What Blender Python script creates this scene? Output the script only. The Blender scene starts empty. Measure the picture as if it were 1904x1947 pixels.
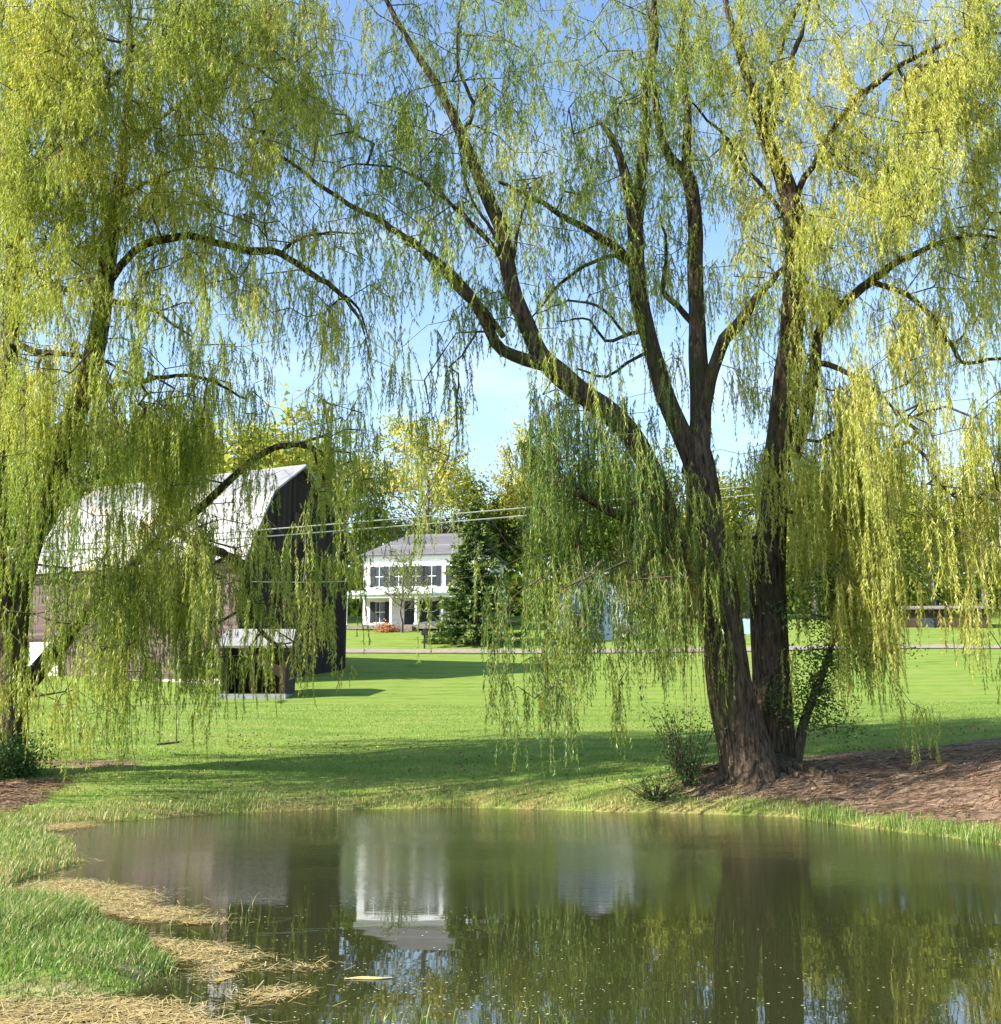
import bpy, math
import numpy as np
R = math.radians
rng = np.random.default_rng(11)
S = bpy.context.scene
COL = S.collection

# ------------------------------------------------------------------ camera
FPX, CX, CY, EYE = 2200.0, 952.0, 973.5, 2.2
PITCH = math.atan(377.0 / FPX)
cam_d = bpy.data.cameras.new("camera")
cam_d.sensor_fit = 'HORIZONTAL'
cam_d.angle = 2 * math.atan(952.0 / FPX)
cam_d.clip_start = 0.1
cam_d.clip_end = 3000
cam = bpy.data.objects.new("camera", cam_d)
COL.objects.link(cam)
cam.location = (0, 0, EYE)
cam.rotation_euler = (math.pi / 2 + PITCH, 0, 0)
S.camera = cam

# ------------------------------------------------------------------ sky and sun
SUN_EL = R(32)
SUN_AZ = np.array([-0.93, -0.37])          # horizontal direction towards the sun
SUN_AZ = SUN_AZ / np.linalg.norm(SUN_AZ)
world = bpy.data.worlds.new("World")
S.world = world
world.use_nodes = True
wt = world.node_tree
wt.nodes.clear()
w_out = wt.nodes.new("ShaderNodeOutputWorld")
w_bg = wt.nodes.new("ShaderNodeBackground")
w_sky = wt.nodes.new("ShaderNodeTexSky")
w_sky.sky_type = 'NISHITA'
w_sky.sun_disc = False
w_sky.sun_elevation = SUN_EL
w_sky.sun_rotation = math.atan2(SUN_AZ[0], SUN_AZ[1])
w_sky.air_density = 1.0
w_sky.dust_density = 0.6
w_sky.ozone_density = 3.0
w_bg.inputs["Strength"].default_value = 0.135
# thin broken cloud: laid over the dome by direction
w_tc = wt.nodes.new("ShaderNodeTexCoord")
w_sep = wt.nodes.new("ShaderNodeSeparateXYZ")
wt.links.new(w_tc.outputs["Generated"], w_sep.inputs[0])
w_add = wt.nodes.new("ShaderNodeMath"); w_add.operation = 'ADD'; w_add.inputs[1].default_value = 0.22
wt.links.new(w_sep.outputs[2], w_add.inputs[0])
w_div = wt.nodes.new("ShaderNodeVectorMath"); w_div.operation = 'DIVIDE'
w_cmb = wt.nodes.new("ShaderNodeCombineXYZ")
for i in range(3):
    wt.links.new(w_add.outputs[0], w_cmb.inputs[i])
wt.links.new(w_tc.outputs["Generated"], w_div.inputs[0])
wt.links.new(w_cmb.outputs[0], w_div.inputs[1])
w_map = wt.nodes.new("ShaderNodeMapping")
w_map.inputs["Location"].default_value = (3.1, 1.7, 0)
w_map.inputs["Scale"].default_value = (1.0, 1.5, 0.0)
wt.links.new(w_div.outputs[0], w_map.inputs[0])
w_noise = wt.nodes.new("ShaderNodeTexNoise")
w_noise.inputs["Scale"].default_value = 2.1
w_noise.inputs["Detail"].default_value = 7
w_noise.inputs["Roughness"].default_value = 0.55
wt.links.new(w_map.outputs[0], w_noise.inputs["Vector"])
w_ramp = wt.nodes.new("ShaderNodeValToRGB")
w_ramp.color_ramp.elements[0].position = 0.50
w_ramp.color_ramp.elements[1].position = 0.72
wt.links.new(w_noise.outputs["Fac"], w_ramp.inputs[0])
# more of it low over the horizon
w_low = wt.nodes.new("ShaderNodeMapRange")
w_low.inputs[1].default_value = 0.42; w_low.inputs[2].default_value = 0.12
w_low.inputs[3].default_value = 0.0; w_low.inputs[4].default_value = 0.5
wt.links.new(w_sep.outputs[2], w_low.inputs[0])
w_sum = wt.nodes.new("ShaderNodeMath"); w_sum.operation = 'ADD'; w_sum.use_clamp = True
wt.links.new(w_ramp.outputs[0], w_sum.inputs[0]); wt.links.new(w_low.outputs[0], w_sum.inputs[1])
w_mul = wt.nodes.new("ShaderNodeMath"); w_mul.operation = 'MULTIPLY'; w_mul.inputs[1].default_value = 0.42
wt.links.new(w_sum.outputs[0], w_mul.inputs[0])
w_mix = wt.nodes.new("ShaderNodeMixRGB")
w_mix.inputs[2].default_value = (3.3, 3.75, 4.4, 1)
wt.links.new(w_mul.outputs[0], w_mix.inputs[0])
wt.links.new(w_sky.outputs[0], w_mix.inputs[1])
wt.links.new(w_mix.outputs[0], w_bg.inputs[0])
wt.links.new(w_bg.outputs[0], w_out.inputs[0])

sun_d = bpy.data.lights.new("sun", 'SUN')
sun_d.energy = 5.0
sun_d.angle = R(0.53)
sun_d.color = (1.0, 0.94, 0.84)
sun = bpy.data.objects.new("sun", sun_d)
COL.objects.link(sun)
sun.location = (-40, -10, 40)
from mathutils import Vector
sun.rotation_euler = Vector((SUN_AZ[0] * math.cos(SUN_EL), SUN_AZ[1] * math.cos(SUN_EL), math.sin(SUN_EL))).to_track_quat('Z', 'Y').to_euler()

S.view_settings.view_transform = 'Standard'
S.view_settings.look = 'None'
S.view_settings.gamma = 1
S.view_settings.exposure = 1.4
S.cycles.max_bounces = 10
S.cycles.diffuse_bounces = 6
S.cycles.transmission_bounces = 8
S.cycles.transparent_max_bounces = 8
S.cycles.use_denoising = True

# ------------------------------------------------------------------ helpers
_ct, _st = math.cos(PITCH), math.sin(PITCH)

def P(x, y, D):
    """point at distance D (along +Y) that the photograph shows at pixel x, y of a 1904-wide print"""
    x = np.asarray(x, float); y = np.asarray(y, float); D = np.asarray(D, float)
    u, v = x - CX, -(y - CY)
    dy = _ct * FPX - _st * v
    dz = _st * FPX + _ct * v
    t = D / dy
    return np.stack([u * t, D + 0 * u, EYE + dz * t], -1)

def PZ(x, y, z=0.0):
    x = np.asarray(x, float); y = np.asarray(y, float)
    u, v = x - CX, -(y - CY)
    dy = _ct * FPX - _st * v
    dz = _st * FPX + _ct * v
    t = (z - EYE) / dz
    return np.stack([u * t, dy * t], -1)

def sstep(x, a, b):
    t = np.clip((np.asarray(x, float) - a) / (b - a), 0, 1)
    return t * t * (3 - 2 * t)

def _hash(ix, iy, seed):
    h = np.sin(ix * 127.1 + iy * 311.7 + seed * 74.7) * 43758.5453
    return h - np.floor(h)

def vnoise(x, y, seed=0):
    ix, iy = np.floor(x), np.floor(y)
    fx, fy = x - ix, y - iy
    fx = fx * fx * (3 - 2 * fx); fy = fy * fy * (3 - 2 * fy)
    a, b = _hash(ix, iy, seed), _hash(ix + 1, iy, seed)
    c, d = _hash(ix, iy + 1, seed), _hash(ix + 1, iy + 1, seed)
    return (a * (1 - fx) + b * fx) * (1 - fy) + (c * (1 - fx) + d * fx) * fy

def fbm(x, y, seed=0, n=4):
    s, a, t = 0, 1.0, 0
    for k in range(n):
        s = s + a * vnoise(x * 2 ** k, y * 2 ** k, seed + k * 3.3); t += a; a *= 0.5
    return s / t

def np_mesh(name, verts, faces, k, smooth=False, attrs=None, mat_idx=None):
    """mesh from numpy arrays; every face has k corners"""
    verts = np.ascontiguousarray(verts, np.float32); faces = np.ascontiguousarray(faces, np.int32)
    n = len(faces)
    me = bpy.data.meshes.new(name)
    me.vertices.add(len(verts)); me.vertices.foreach_set("co", verts.ravel())
    me.loops.add(n * k); me.loops.foreach_set("vertex_index", faces.ravel())
    me.polygons.add(n)
    me.polygons.foreach_set("loop_start", np.arange(0, n * k, k, dtype=np.int32))
    me.polygons.foreach_set("loop_total", np.full(n, k, np.int32))
    if smooth:
        me.polygons.foreach_set("use_smooth", np.ones(n, bool))
    if mat_idx is not None:
        me.polygons.foreach_set("material_index", np.ascontiguousarray(mat_idx, np.int32))
    if attrs:
        for an, (dom, data) in attrs.items():
            a = me.attributes.new(an, 'FLOAT', dom)
            a.data.foreach_set("value", np.ascontiguousarray(data, np.float32))
    me.update(calc_edges=True)
    return me

def tag(o, label=None, cat=None, group=None, kind=None):
    if label: o["label"] = label
    if cat: o["category"] = cat
    if group: o["group"] = group
    if kind: o["kind"] = kind
    return o

def thing(name, label, cat, loc, group=None):
    o = bpy.data.objects.new(name, None)
    o.empty_display_size = 0.3
    COL.objects.link(o)
    o.location = loc
    return tag(o, label, cat, group)

def origin_of(o):
    v = Vector((0, 0, 0))
    while o is not None:
        v = v + Vector(o.location); o = o.parent
    return np.array(v)

def add(name, me, mats, parent=None):
    """link a mesh given in world coordinates; a child's vertices become relative to its parent"""
    if not isinstance(mats, (list, tuple)): mats = [mats]
    for m in mats: me.materials.append(m)
    o = bpy.data.objects.new(name, me)
    COL.objects.link(o)
    if parent is not None:
        off = origin_of(parent)
        co = np.empty(len(me.vertices) * 3, np.float32)
        me.vertices.foreach_get("co", co)
        me.vertices.foreach_set("co", (co.reshape(-1, 3) - off.astype(np.float32)).ravel())
        me.update()
        o.parent = parent
    return o

class MB:
    """collects polygons (any corner count) for one mesh"""
    def __init__(s): s.v = []; s.f = []; s.m = []
    def poly(s, pts, m=0):
        b = len(s.v); s.v += [tuple(p) for p in pts]; s.f.append(tuple(range(b, b + len(pts)))); s.m.append(m)
    def box(s, lo, hi, F=None, m=0):
        F = F or (lambda p: p)
        c = [F((x, y, z)) for z in (lo[2], hi[2]) for y in (lo[1], hi[1]) for x in (lo[0], hi[0])]
        b = len(s.v); s.v += [tuple(p) for p in c]
        for q in ((0, 2, 3, 1), (4, 5, 7, 6), (0, 1, 5, 4), (2, 6, 7, 3), (0, 4, 6, 2), (1, 3, 7, 5)):
            s.f.append(tuple(b + i for i in q)); s.m.append(m)
    def slab(s, quad, thick, m=0):
        """a sheet through quad's corners, thickened along its normal"""
        q = [np.array(p, float) for p in quad]
        n = np.cross(q[1] - q[0], q[2] - q[0]); n /= np.linalg.norm(n)
        b = len(s.v); k = len(q)
        s.v += [tuple(p) for p in q] + [tuple(p - n * thick) for p in q]
        s.f.append(tuple(range(b, b + k))); s.f.append(tuple(reversed(range(b + k, b + 2 * k))))
        s.m += [m, m]
        for i in range(k):
            j = (i + 1) % k
            s.f.append((b + i, b + k + i, b + k + j, b + j)); s.m.append(m)
    def tube(s, pts, rad, n=8, m=0):
        v, f = tube_arrays(np.array(pts, float), np.broadcast_to(np.array(rad, float), (len(pts),)), n)
        b = len(s.v); s.v += [tuple(p) for p in v]
        s.f += [tuple(int(i) + b for i in q) for q in f]; s.m += [m] * len(f)
        s.f.append(tuple(b + i for i in reversed(range(n)))); s.m.append(m)
        e = b + len(v) - n
        s.f.append(tuple(e + i for i in range(n))); s.m.append(m)
    def mesh(s, name, smooth=False):
        me = bpy.data.meshes.new(name)
        me.from_pydata(s.v, [], s.f)
        me.polygons.foreach_set("material_index", s.m)
        if smooth: me.polygons.foreach_set("use_smooth", [True] * len(s.f))
        me.update()
        return me

def unit(v):
    return v / np.maximum(np.linalg.norm(v, axis=-1, keepdims=True), 1e-9)

def tube_arrays(p, r, n=8, rough=0.0, seed=0):
    m = len(p)
    t = unit(np.gradient(p, axis=0))
    ref = np.where(np.abs(t[:, 2:3]) > 0.95, np.array([[1.0, 0, 0]]), np.array([[0, 0, 1.0]]))
    # carry one frame along so that the tube does not twist
    a = np.zeros_like(p); a[0] = unit(np.cross(t[0], ref[0]))
    for i in range(1, m):
        q = a[i - 1] - t[i] * np.dot(a[i - 1], t[i]); a[i] = unit(q)
    b = np.cross(t, a)
    ang = np.arange(n) / n * 2 * np.pi
    rr = np.repeat(r[:, None], n, 1)
    if rough:
        L = np.cumsum(np.r_[0, np.linalg.norm(np.diff(p, axis=0), axis=1)])
        gx = np.repeat(L[:, None], n, 1) * 0.9
        gy = (np.arange(n) / n * 10)[None, :].repeat(m, 0)
        rr = rr * (1 + rough * (fbm(gx, gy, seed, 3) - 0.5) * 2)
    v = p[:, None] + rr[:, :, None] * (np.cos(ang)[None, :, None] * a[:, None] + np.sin(ang)[None, :, None] * b[:, None])
    i = np.arange(m - 1)[:, None] * n; j = np.arange(n)[None]; j2 = (j + 1) % n
    f = np.stack([i + j, i + j2, i + n + j2, i + n + j], -1).reshape(-1, 4)
    return v.reshape(-1, 3), f

def catmull(pts, step=0.25):
    pts = np.array(pts, float)
    q = np.vstack([2 * pts[0] - pts[1], pts, 2 * pts[-1] - pts[-2]])
    out = []
    for i in range(1, len(q) - 2):
        n = max(2, int(np.linalg.norm(q[i + 1][:3] - q[i][:3]) / step))
        t = np.arange(n)[:, None] / n
        out.append(0.5 * ((2 * q[i]) + (-q[i - 1] + q[i + 1]) * t + (2 * q[i - 1] - 5 * q[i] + 4 * q[i + 1] - q[i + 2]) * t ** 2
                          + (-q[i - 1] + 3 * q[i] - 3 * q[i + 1] + q[i + 2]) * t ** 3))
    out.append(pts[-1:])
    return np.vstack(out)

# ------------------------------------------------------------------ materials
class NT:
    def __init__(s, name):
        s.m = bpy.data.materials.new(name); s.m.use_nodes = True
        s.t = s.m.node_tree; s.t.nodes.clear()
        s.out = s.n("ShaderNodeOutputMaterial")
    def n(s, typ, **kw):
        x = s.t.nodes.new(typ)
        for k, v in kw.items(): setattr(x, k, v)
        return x
    def l(s, a, b): s.t.links.new(a, b)
    def pos(s, scale=(1, 1, 1), obj=False):
        if obj:
            g = s.n("ShaderNodeTexCoord").outputs["Object"]
        else:
            g = s.n("ShaderNodeNewGeometry").outputs["Position"]
        mp = s.n("ShaderNodeMapping"); mp.inputs["Scale"].default_value = scale
        s.l(g, mp.inputs[0]); return mp.outputs[0]
    def noise(s, vec, scale, detail=4, rough=0.55):
        x = s.n("ShaderNodeTexNoise"); x.inputs["Scale"].default_value = scale
        x.inputs["Detail"].default_value = detail; x.inputs["Roughness"].default_value = rough
        s.l(vec, x.inputs["Vector"]); return x.outputs["Fac"]
    def ramp(s, fac, stops):
        x = s.n("ShaderNodeValToRGB"); cr = x.color_ramp
        while len(cr.elements) < len(stops): cr.elements.new(0.5)
        for e, (p, c) in zip(cr.elements, stops):
            e.position = p; e.color = (*c, 1) if not isinstance(c, (int, float)) else (c, c, c, 1)
        s.l(fac, x.inputs[0]); return x.outputs[0]
    def mix(s, fac, a, b, mode='MIX'):
        x = s.n("ShaderNodeMixRGB", blend_type=mode)
        for i, v in ((0, fac), (1, a), (2, b)):
            if hasattr(v, "is_output"): s.l(v, x.inputs[i])
            elif isinstance(v, (int, float)): x.inputs[i].default_value = v if i == 0 else (v, v, v, 1)
            else: x.inputs[i].default_value = (*v, 1)
        return x.outputs[0]
    def math(s, op, a, b=0.0, clamp=False):
        x = s.n("ShaderNodeMath", operation=op); x.use_clamp = clamp
        for i, v in ((0, a), (1, b)):
            if hasattr(v, "is_output"): s.l(v, x.inputs[i])
            else: x.inputs[i].default_value = v
        return x.outputs[0]
    def attr(s, name):
        x = s.n("ShaderNodeAttribute"); x.attribute_name = name; return x.outputs["Fac"]
    def bsdf(s, col, rough=0.8, bump=None, bstr=0.5, bdist=0.02, spec=0.3, metal=0.0):
        b = s.n("ShaderNodeBsdfPrincipled")
        if hasattr(col, "is_output"): s.l(col, b.inputs["Base Color"])
        else: b.inputs["Base Color"].default_value = (*col, 1)
        if hasattr(rough, "is_output"): s.l(rough, b.inputs["Roughness"])
        else: b.inputs["Roughness"].default_value = rough
        b.inputs["Specular IOR Level"].default_value = spec
        b.inputs["Metallic"].default_value = metal
        if bump is not None:
            x = s.n("ShaderNodeBump"); x.inputs["Strength"].default_value = bstr; x.inputs["Distance"].default_value = bdist
            s.l(bump, x.inputs["Height"]); s.l(x.outputs[0], b.inputs["Normal"])
        s.l(b.outputs[0], s.out.inputs[0]); s.b = b
        return s.m

def plain(name, col, rough=0.7, var=0.25, scale=6, spec=0.3, metal=0.0, obj=True):
    t = NT(name)
    f = t.noise(t.pos(obj=obj), scale, 5)
    c = t.ramp(f, [(0.3, tuple(x * (1 - var) for x in col)), (0.7, tuple(min(1, x * (1 + var)) for x in col))])
    return t.bsdf(c, rough, f, 0.2, 0.01, spec, metal)

def leaf_mat(name, stops, trans=0.45, spec=0.0):
    t = NT(name)
    col = t.ramp(t.attr("tint"), stops)
    d = t.n("ShaderNodeBsdfDiffuse"); t.l(col, d.inputs[0])
    tr = t.n("ShaderNodeBsdfTranslucent")
    c2 = t.mix(1.0, col, (1.15, 1.1, 0.65), 'MULTIPLY'); t.l(c2, tr.inputs[0])
    m = t.n("ShaderNodeMixShader"); m.inputs[0].default_value = trans
    t.l(d.outputs[0], m.inputs[1]); t.l(tr.outputs[0], m.inputs[2])
    if spec:
        g = t.n("ShaderNodeBsdfGlossy"); g.inputs["Roughness"].default_value = 0.45
        m2 = t.n("ShaderNodeMixShader"); m2.inputs[0].default_value = spec
        t.l(m.outputs[0], m2.inputs[1]); t.l(g.outputs[0], m2.inputs[2]); m = m2
    t.l(m.outputs[0], t.out.inputs[0])
    return t.m

def bark_mat(name, dark, light, moss=None, scale=1.0):
    t = NT(name)
    v = t.pos((9 * scale, 9 * scale, 1.3 * scale), obj=True)
    f0 = t.noise(v, 1.6, 6, 0.62)
    vo = t.n("ShaderNodeTexVoronoi"); vo.feature = 'DISTANCE_TO_EDGE'; vo.inputs["Scale"].default_value = 1.0
    wv_ = t.n("ShaderNodeVectorMath", operation='MULTIPLY_ADD')
    nn = t.n("ShaderNodeTexNoise"); nn.inputs["Scale"].default_value = 3.0; t.l(t.pos(obj=True), nn.inputs["Vector"])
    t.l(nn.outputs["Color"], wv_.inputs[0]); wv_.inputs[1].default_value = (1.6, 1.6, 1.0); t.l(t.pos((11 * scale, 11 * scale, 1.1 * scale), obj=True), wv_.inputs[2])
    t.l(wv_.outputs[0], vo.inputs["Vector"])
    ridge = t.ramp(vo.outputs["Distance"], [(0.0, 0.0), (0.22, 1.0)])
    f = t.math('ADD', t.math('MULTIPLY', f0, .84), t.math('MULTIPLY', ridge, .10))
    v2 = t.pos((1, 1, .5), obj=True)
    g = t.noise(v2, 1.3, 4)
    c = t.ramp(f, [(0.33, dark), (0.5, tuple((a + b) / 2 for a, b in zip(dark, light))), (0.68, light)])
    if moss:
        c = t.mix(t.ramp(g, [(0.48, 0.0), (0.66, 0.75)]), c, moss)
    return t.bsdf(c, 0.95, f, 1.0, 0.05, 0.1)

M = {}
M['willow_leaf'] = leaf_mat("willow_leaf", [(0.0, (0.055, 0.14, 0.022)), (0.3, (0.19, 0.295, 0.042)), (0.62, (0.38, 0.44, 0.075)), (1.0, (0.64, 0.62, 0.14))], 0.48, 0.03)
M['willow_bark'] = bark_mat("willow_bark", (0.018, 0.013, 0.010), (0.15, 0.108, 0.075), (0.05, 0.055, 0.02))
M['twig'] = plain("twig", (0.075, 0.06, 0.035), 0.9, 0.3, 3)
M['withe'] = plain("withe", (0.28, 0.23, 0.05), 0.8, 0.3, 3)
M['brown_withe'] = plain("brown_withe", (0.20, 0.11, 0.05), 0.8, 0.3, 3)
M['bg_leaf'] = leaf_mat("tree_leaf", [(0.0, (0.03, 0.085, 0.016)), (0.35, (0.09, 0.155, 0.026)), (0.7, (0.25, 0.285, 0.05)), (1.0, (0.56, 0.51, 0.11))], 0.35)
M['bg_bark'] = bark_mat("tree_bark", (0.07, 0.06, 0.055), (0.24, 0.21, 0.19), None, 0.5)
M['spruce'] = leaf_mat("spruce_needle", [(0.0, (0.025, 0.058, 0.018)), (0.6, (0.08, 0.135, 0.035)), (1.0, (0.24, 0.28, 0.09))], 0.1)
M['shrub_leaf'] = leaf_mat("shrub_leaf", [(0.0, (0.02, 0.07, 0.012)), (0.5, (0.06, 0.14, 0.018)), (0.85, (0.14, 0.20, 0.03)), (1.0, (0.42, 0.42, 0.16))], 0.3, 0.04)
M['grass'] = leaf_mat("grass_blade", [(0.0, (0.035, 0.10, 0.012)), (0.45, (0.15, 0.245, 0.04)), (0.75, (0.25, 0.30, 0.07)), (0.88, (0.40, 0.34, 0.12)), (1.0, (0.52, 0.42, 0.19))], 0.3, 0.03)
M['straw'] = leaf_mat("straw", [(0.0, (0.16, 0.10, 0.04)), (0.3, (0.36, 0.27, 0.11)), (0.7, (0.54, 0.42, 0.19)), (1.0, (0.66, 0.57, 0.33))], 0.15)
M['debris'] = leaf_mat("floating_bits", [(0.0, (0.45, 0.38, 0.18)), (1.0, (0.75, 0.70, 0.48))], 0.1)
M['litter'] = leaf_mat("litter", [(0.0, (0.05, 0.03, 0.02)), (0.5, (0.22, 0.13, 0.08)), (1.0, (0.48, 0.33, 0.2))], 0.1)

# ------------------------------------------------------------------ terrain
_pond_px = [(60, 1575), (150, 1566), (250, 1560), (450, 1545), (700, 1538), (900, 1536), (1200, 1545), (1330, 1548), (1500, 1553), (1650, 1575), (1800, 1592), (1904, 1608), (2150, 1640), (2600, 1730)]
_pond_left = [(-60, 1906), (120, 1903), (250, 1890), (318, 1852), (290, 1790), (200, 1748), (60, 1722), (0, 1690), (60, 1668), (150, 1645), (140, 1605)]
POND = np.vstack([PZ(*zip(*_pond_px)), [[16, 8], [15, 3.6], [4, 3.0], [-4, 3.2], [-8.5, 4.0], [-8.5, 8.7]], PZ(*zip(*_pond_left))])

def pond_sd(x, y):
    """signed distance to the pond's edge, negative in the water"""
    p = np.stack([x, y], -1)
    d = np.full(x.shape, 1e9); inside = np.zeros(x.shape, bool)
    n = len(POND)
    for i in range(n):
        a, b = POND[i], POND[(i + 1) % n]
        e = b - a; w = p - a
        t = np.clip((w @ e) / (e @ e), 0, 1)
        d = np.minimum(d, np.linalg.norm(w - t[..., None] * e, axis=-1))
        c = ((a[1] <= y) & (b[1] > y)) | ((b[1] <= y) & (a[1] > y))
        xi = a[0] + (y - a[1]) / (b[1] - a[1] + 1e-12) * e[0]
        inside ^= c & (x < xi)
    d = np.where(inside, -d, d)
    return d + 0.22 * (fbm(x * 1.3, y * 1.9, 5, 3) - 0.5) * sstep(np.abs(y - 16), 2, 6)

_TD = [0, 20, 25, 26.5, 28, 31, 34, 42, 52, 60, 80, 100, 130, 200, 400, 900]
_TZ = [0.25, 0.12, 0.12, 0.28, 0.50, 0.80, 1.10, 1.85, 2.65, 3.55, 6.0, 9.0, 12.5, 17, 22, 26]

def height(x, y):
    x = np.asarray(x, float); y = np.asarray(y, float)
    x, y = np.broadcast_arrays(x, y)
    s = pond_sd(x, y)
    shift = np.interp(x, [-14, -9, -4, 5, 8, 11, 16], [2.6, 1.6, 0, 0, 1.6, 4.0, 7.0]) * (1 - sstep(y, 30, 46))
    T = np.interp(y + shift, _TD, _TZ)
    T = T + 0.35 * sstep(x, 6, 30) * sstep(y, 32, 60)
    zo = T * (1 - np.exp(-np.maximum(s, 0) / 1.3)) + 0.10 * (1 - np.exp(-np.maximum(s, 0) / 0.25))
    zi = -0.6 * (1 - np.exp(np.minimum(s, 0) / 1.0)) - 0.03
    z = np.where(s > 0, zo, zi)
    # bank raised by the willow's roots
    z = z + 0.35 * np.exp(-(((x - 6.0) / 2.2) ** 2 + ((y - 27.6) / 1.6) ** 2)) * (s > 0)
    land = sstep(s, 0.2, 2.0)
    z = z + land * (0.10 * (fbm(x * 0.35, y * 0.35, 2) - 0.5) + 0.05 * (fbm(x * 1.7, y * 1.7, 8) - 0.5) * (1 - sstep(y, 34, 50)))
    # rough bank on the right
    dz = dirt_zone(x, y, s)
    z = z + dz * 0.28 * (fbm(x * 1.1 + y * .6, y * 1.6, 21) - 0.5)
    return z

def dirt_zone(x, y, s):
    n = fbm(x * 0.7, y * 0.7, 31) - 0.5
    a = sstep(x + 2.5 * n, 2.6, 5.4) * sstep(s + 1.2 * n, 0.25, 1.1) * (1 - sstep(y - np.maximum(0, (x - 7)) * 0.3 + 2.5 * n, 29.0, 31.0)) * (y > 15)
    b = sstep(-x + 2 * n, 8.7, 10.2) * sstep(y + 2 * n, 23.2, 24.2) * (1 - sstep(y + 2 * n, 26.0, 27.2))
    c = np.exp(-(((x + 10.2) / 1.9) ** 2 + ((y - 29.2) / 0.9) ** 2))
    return np.clip(a + b + 0.8 * c, 0, 1)

def axis(spec):
    out = []
    for a, b, st in spec: out.append(np.arange(a, b, st))
    return np.concatenate(out + [[spec[-1][1]]])
gx = axis([(-700, -200, 50), (-200, -80, 8), (-80, -30, 1.5), (-30, -16, 0.5), (-16, 16, 0.2), (16, 30, 0.5), (30, 80, 1.5), (80, 200, 8), (200, 700, 50)])
gy = axis([(-60, 0, 5), (0, 5, 0.5), (5, 32, 0.2), (32, 60, 0.5), (60, 130, 1.5), (130, 300, 10), (300, 900, 50)])
GX, GY = np.meshgrid(gx, gy)
GZ = height(GX, GY)
nx, ny = len(gx), len(gy)
ii = (np.arange(ny - 1)[:, None] * nx + np.arange(nx - 1)[None]).ravel()
gf = np.stack([ii, ii + 1, ii + nx + 1, ii + nx], -1)
GS = pond_sd(GX, GY)
dirt = dirt_zone(GX, GY, GS)
dry = (1 - sstep(GS, 0.2, 2.2)) * (GY > 12) + 0.55 * sstep(fbm(GX * .5, GY * .9, 44), .5, .7) * (1 - sstep(GY, 26.5, 29)) 
ground_me = np_mesh("ground", np.stack([GX, GY, GZ], -1).reshape(-1, 3), gf, 4, True,
                    {"dirt": ('POINT', np.clip(dirt + 0.45 * (1 - sstep(GY, 12.5, 14.5)), 0, 1).ravel()), "dry": ('POINT', np.clip(dry, 0, 1).ravel())})
t = NT("lawn_ground")
pv = t.pos()
n_patch = t.noise(t.pos((0.35, 0.7, 0.3)), 1.0, 6, .65)
n_big = t.noise(t.pos((0.10, 0.10, 0.1)), 1.0, 4)
n_mid = t.noise(t.pos((0.9, 1.6, 1)), 1.0, 5, .6)
n_fine = t.noise(t.pos((14, 14, 14)), 1.0, 4, .7)
lawn = t.ramp(n_mid, [(0.30, (0.13, 0.215, 0.032)), (0.55, (0.20, 0.275, 0.05)), (0.75, (0.27, 0.315, 0.07))])
lawn = t.mix(t.ramp(n_big, [(0.35, 0.0), (0.65, 0.7)]), lawn, t.ramp(n_mid, [(0.3, (0.12, 0.215, 0.025)), (0.7, (0.23, 0.30, 0.055))]))
# mown stripes that follow the slope
wv = t.n("ShaderNodeTexWave"); wv.bands_direction = 'Y'; wv.inputs["Scale"].default_value = 0.16
wv.inputs["Distortion"].default_value = 5.0; wv.inputs["Detail"].default_value = 2; wv.inputs["Detail Scale"].default_value = 0.25
t.l(t.pos((0.25, 1, 0.2)), wv.inputs["Vector"])
lawn = t.mix(t.math('MULTIPLY', wv.outputs["Fac"], 0.55), lawn, (0.27, 0.32, 0.08))
lawn = t.mix(t.ramp(n_patch, [(0.52, 0.0), (0.68, 0.55)]), lawn, (0.30, 0.28, 0.09))
lawn = t.mix(t.ramp(n_patch, [(0.32, 0.5), (0.44, 0.0)]), lawn, (0.07, 0.15, 0.022))
lawn = t.mix(t.ramp(n_fine, [(0.3, 0.55), (0.65, 0.0)]), lawn, (0.07, 0.145, 0.018))
drycol = t.ramp(n_fine, [(0.3, (0.10, 0.11, 0.03)), (0.55, (0.27, 0.22, 0.08)), (0.75, (0.42, 0.33, 0.14))])
dryf = t.math('MULTIPLY', t.attr("dry"), t.ramp(n_mid, [(0.38, 0.25), (0.58, 1.0)]))
c = t.mix(dryf, lawn, drycol)
dirtcol = t.ramp(t.noise(t.pos((3, 6, 6)), 1.0, 6, .7), [(0.34, (0.04, 0.027, 0.02)), (0.5, (0.15, 0.10, 0.068)), (0.64, (0.31, 0.225, 0.155))])
dirtcol = t.mix(t.ramp(t.noise(t.pos((0.8, 1.4, 1)), 1.0, 4), [(0.42, 0.0), (0.6, 0.7)]), dirtcol, t.ramp(n_fine, [(0.3, (0.07, 0.042, 0.03)), (0.6, (0.34, 0.225, 0.145))]))
dirtf = t.ramp(t.math('ADD', t.attr("dirt"), t.math('MULTIPLY', t.math('SUBTRACT', n_mid, 0.5), 0.9)), [(0.38, 0.0), (0.6, 1.0)])
c = t.mix(dirtf, c, dirtcol)
M['ground'] = t.bsdf(c, 0.95, n_fine, 0.7, 0.06, 0.05)
add("ground", ground_me, M['ground'])["kind"] = "structure"

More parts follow.
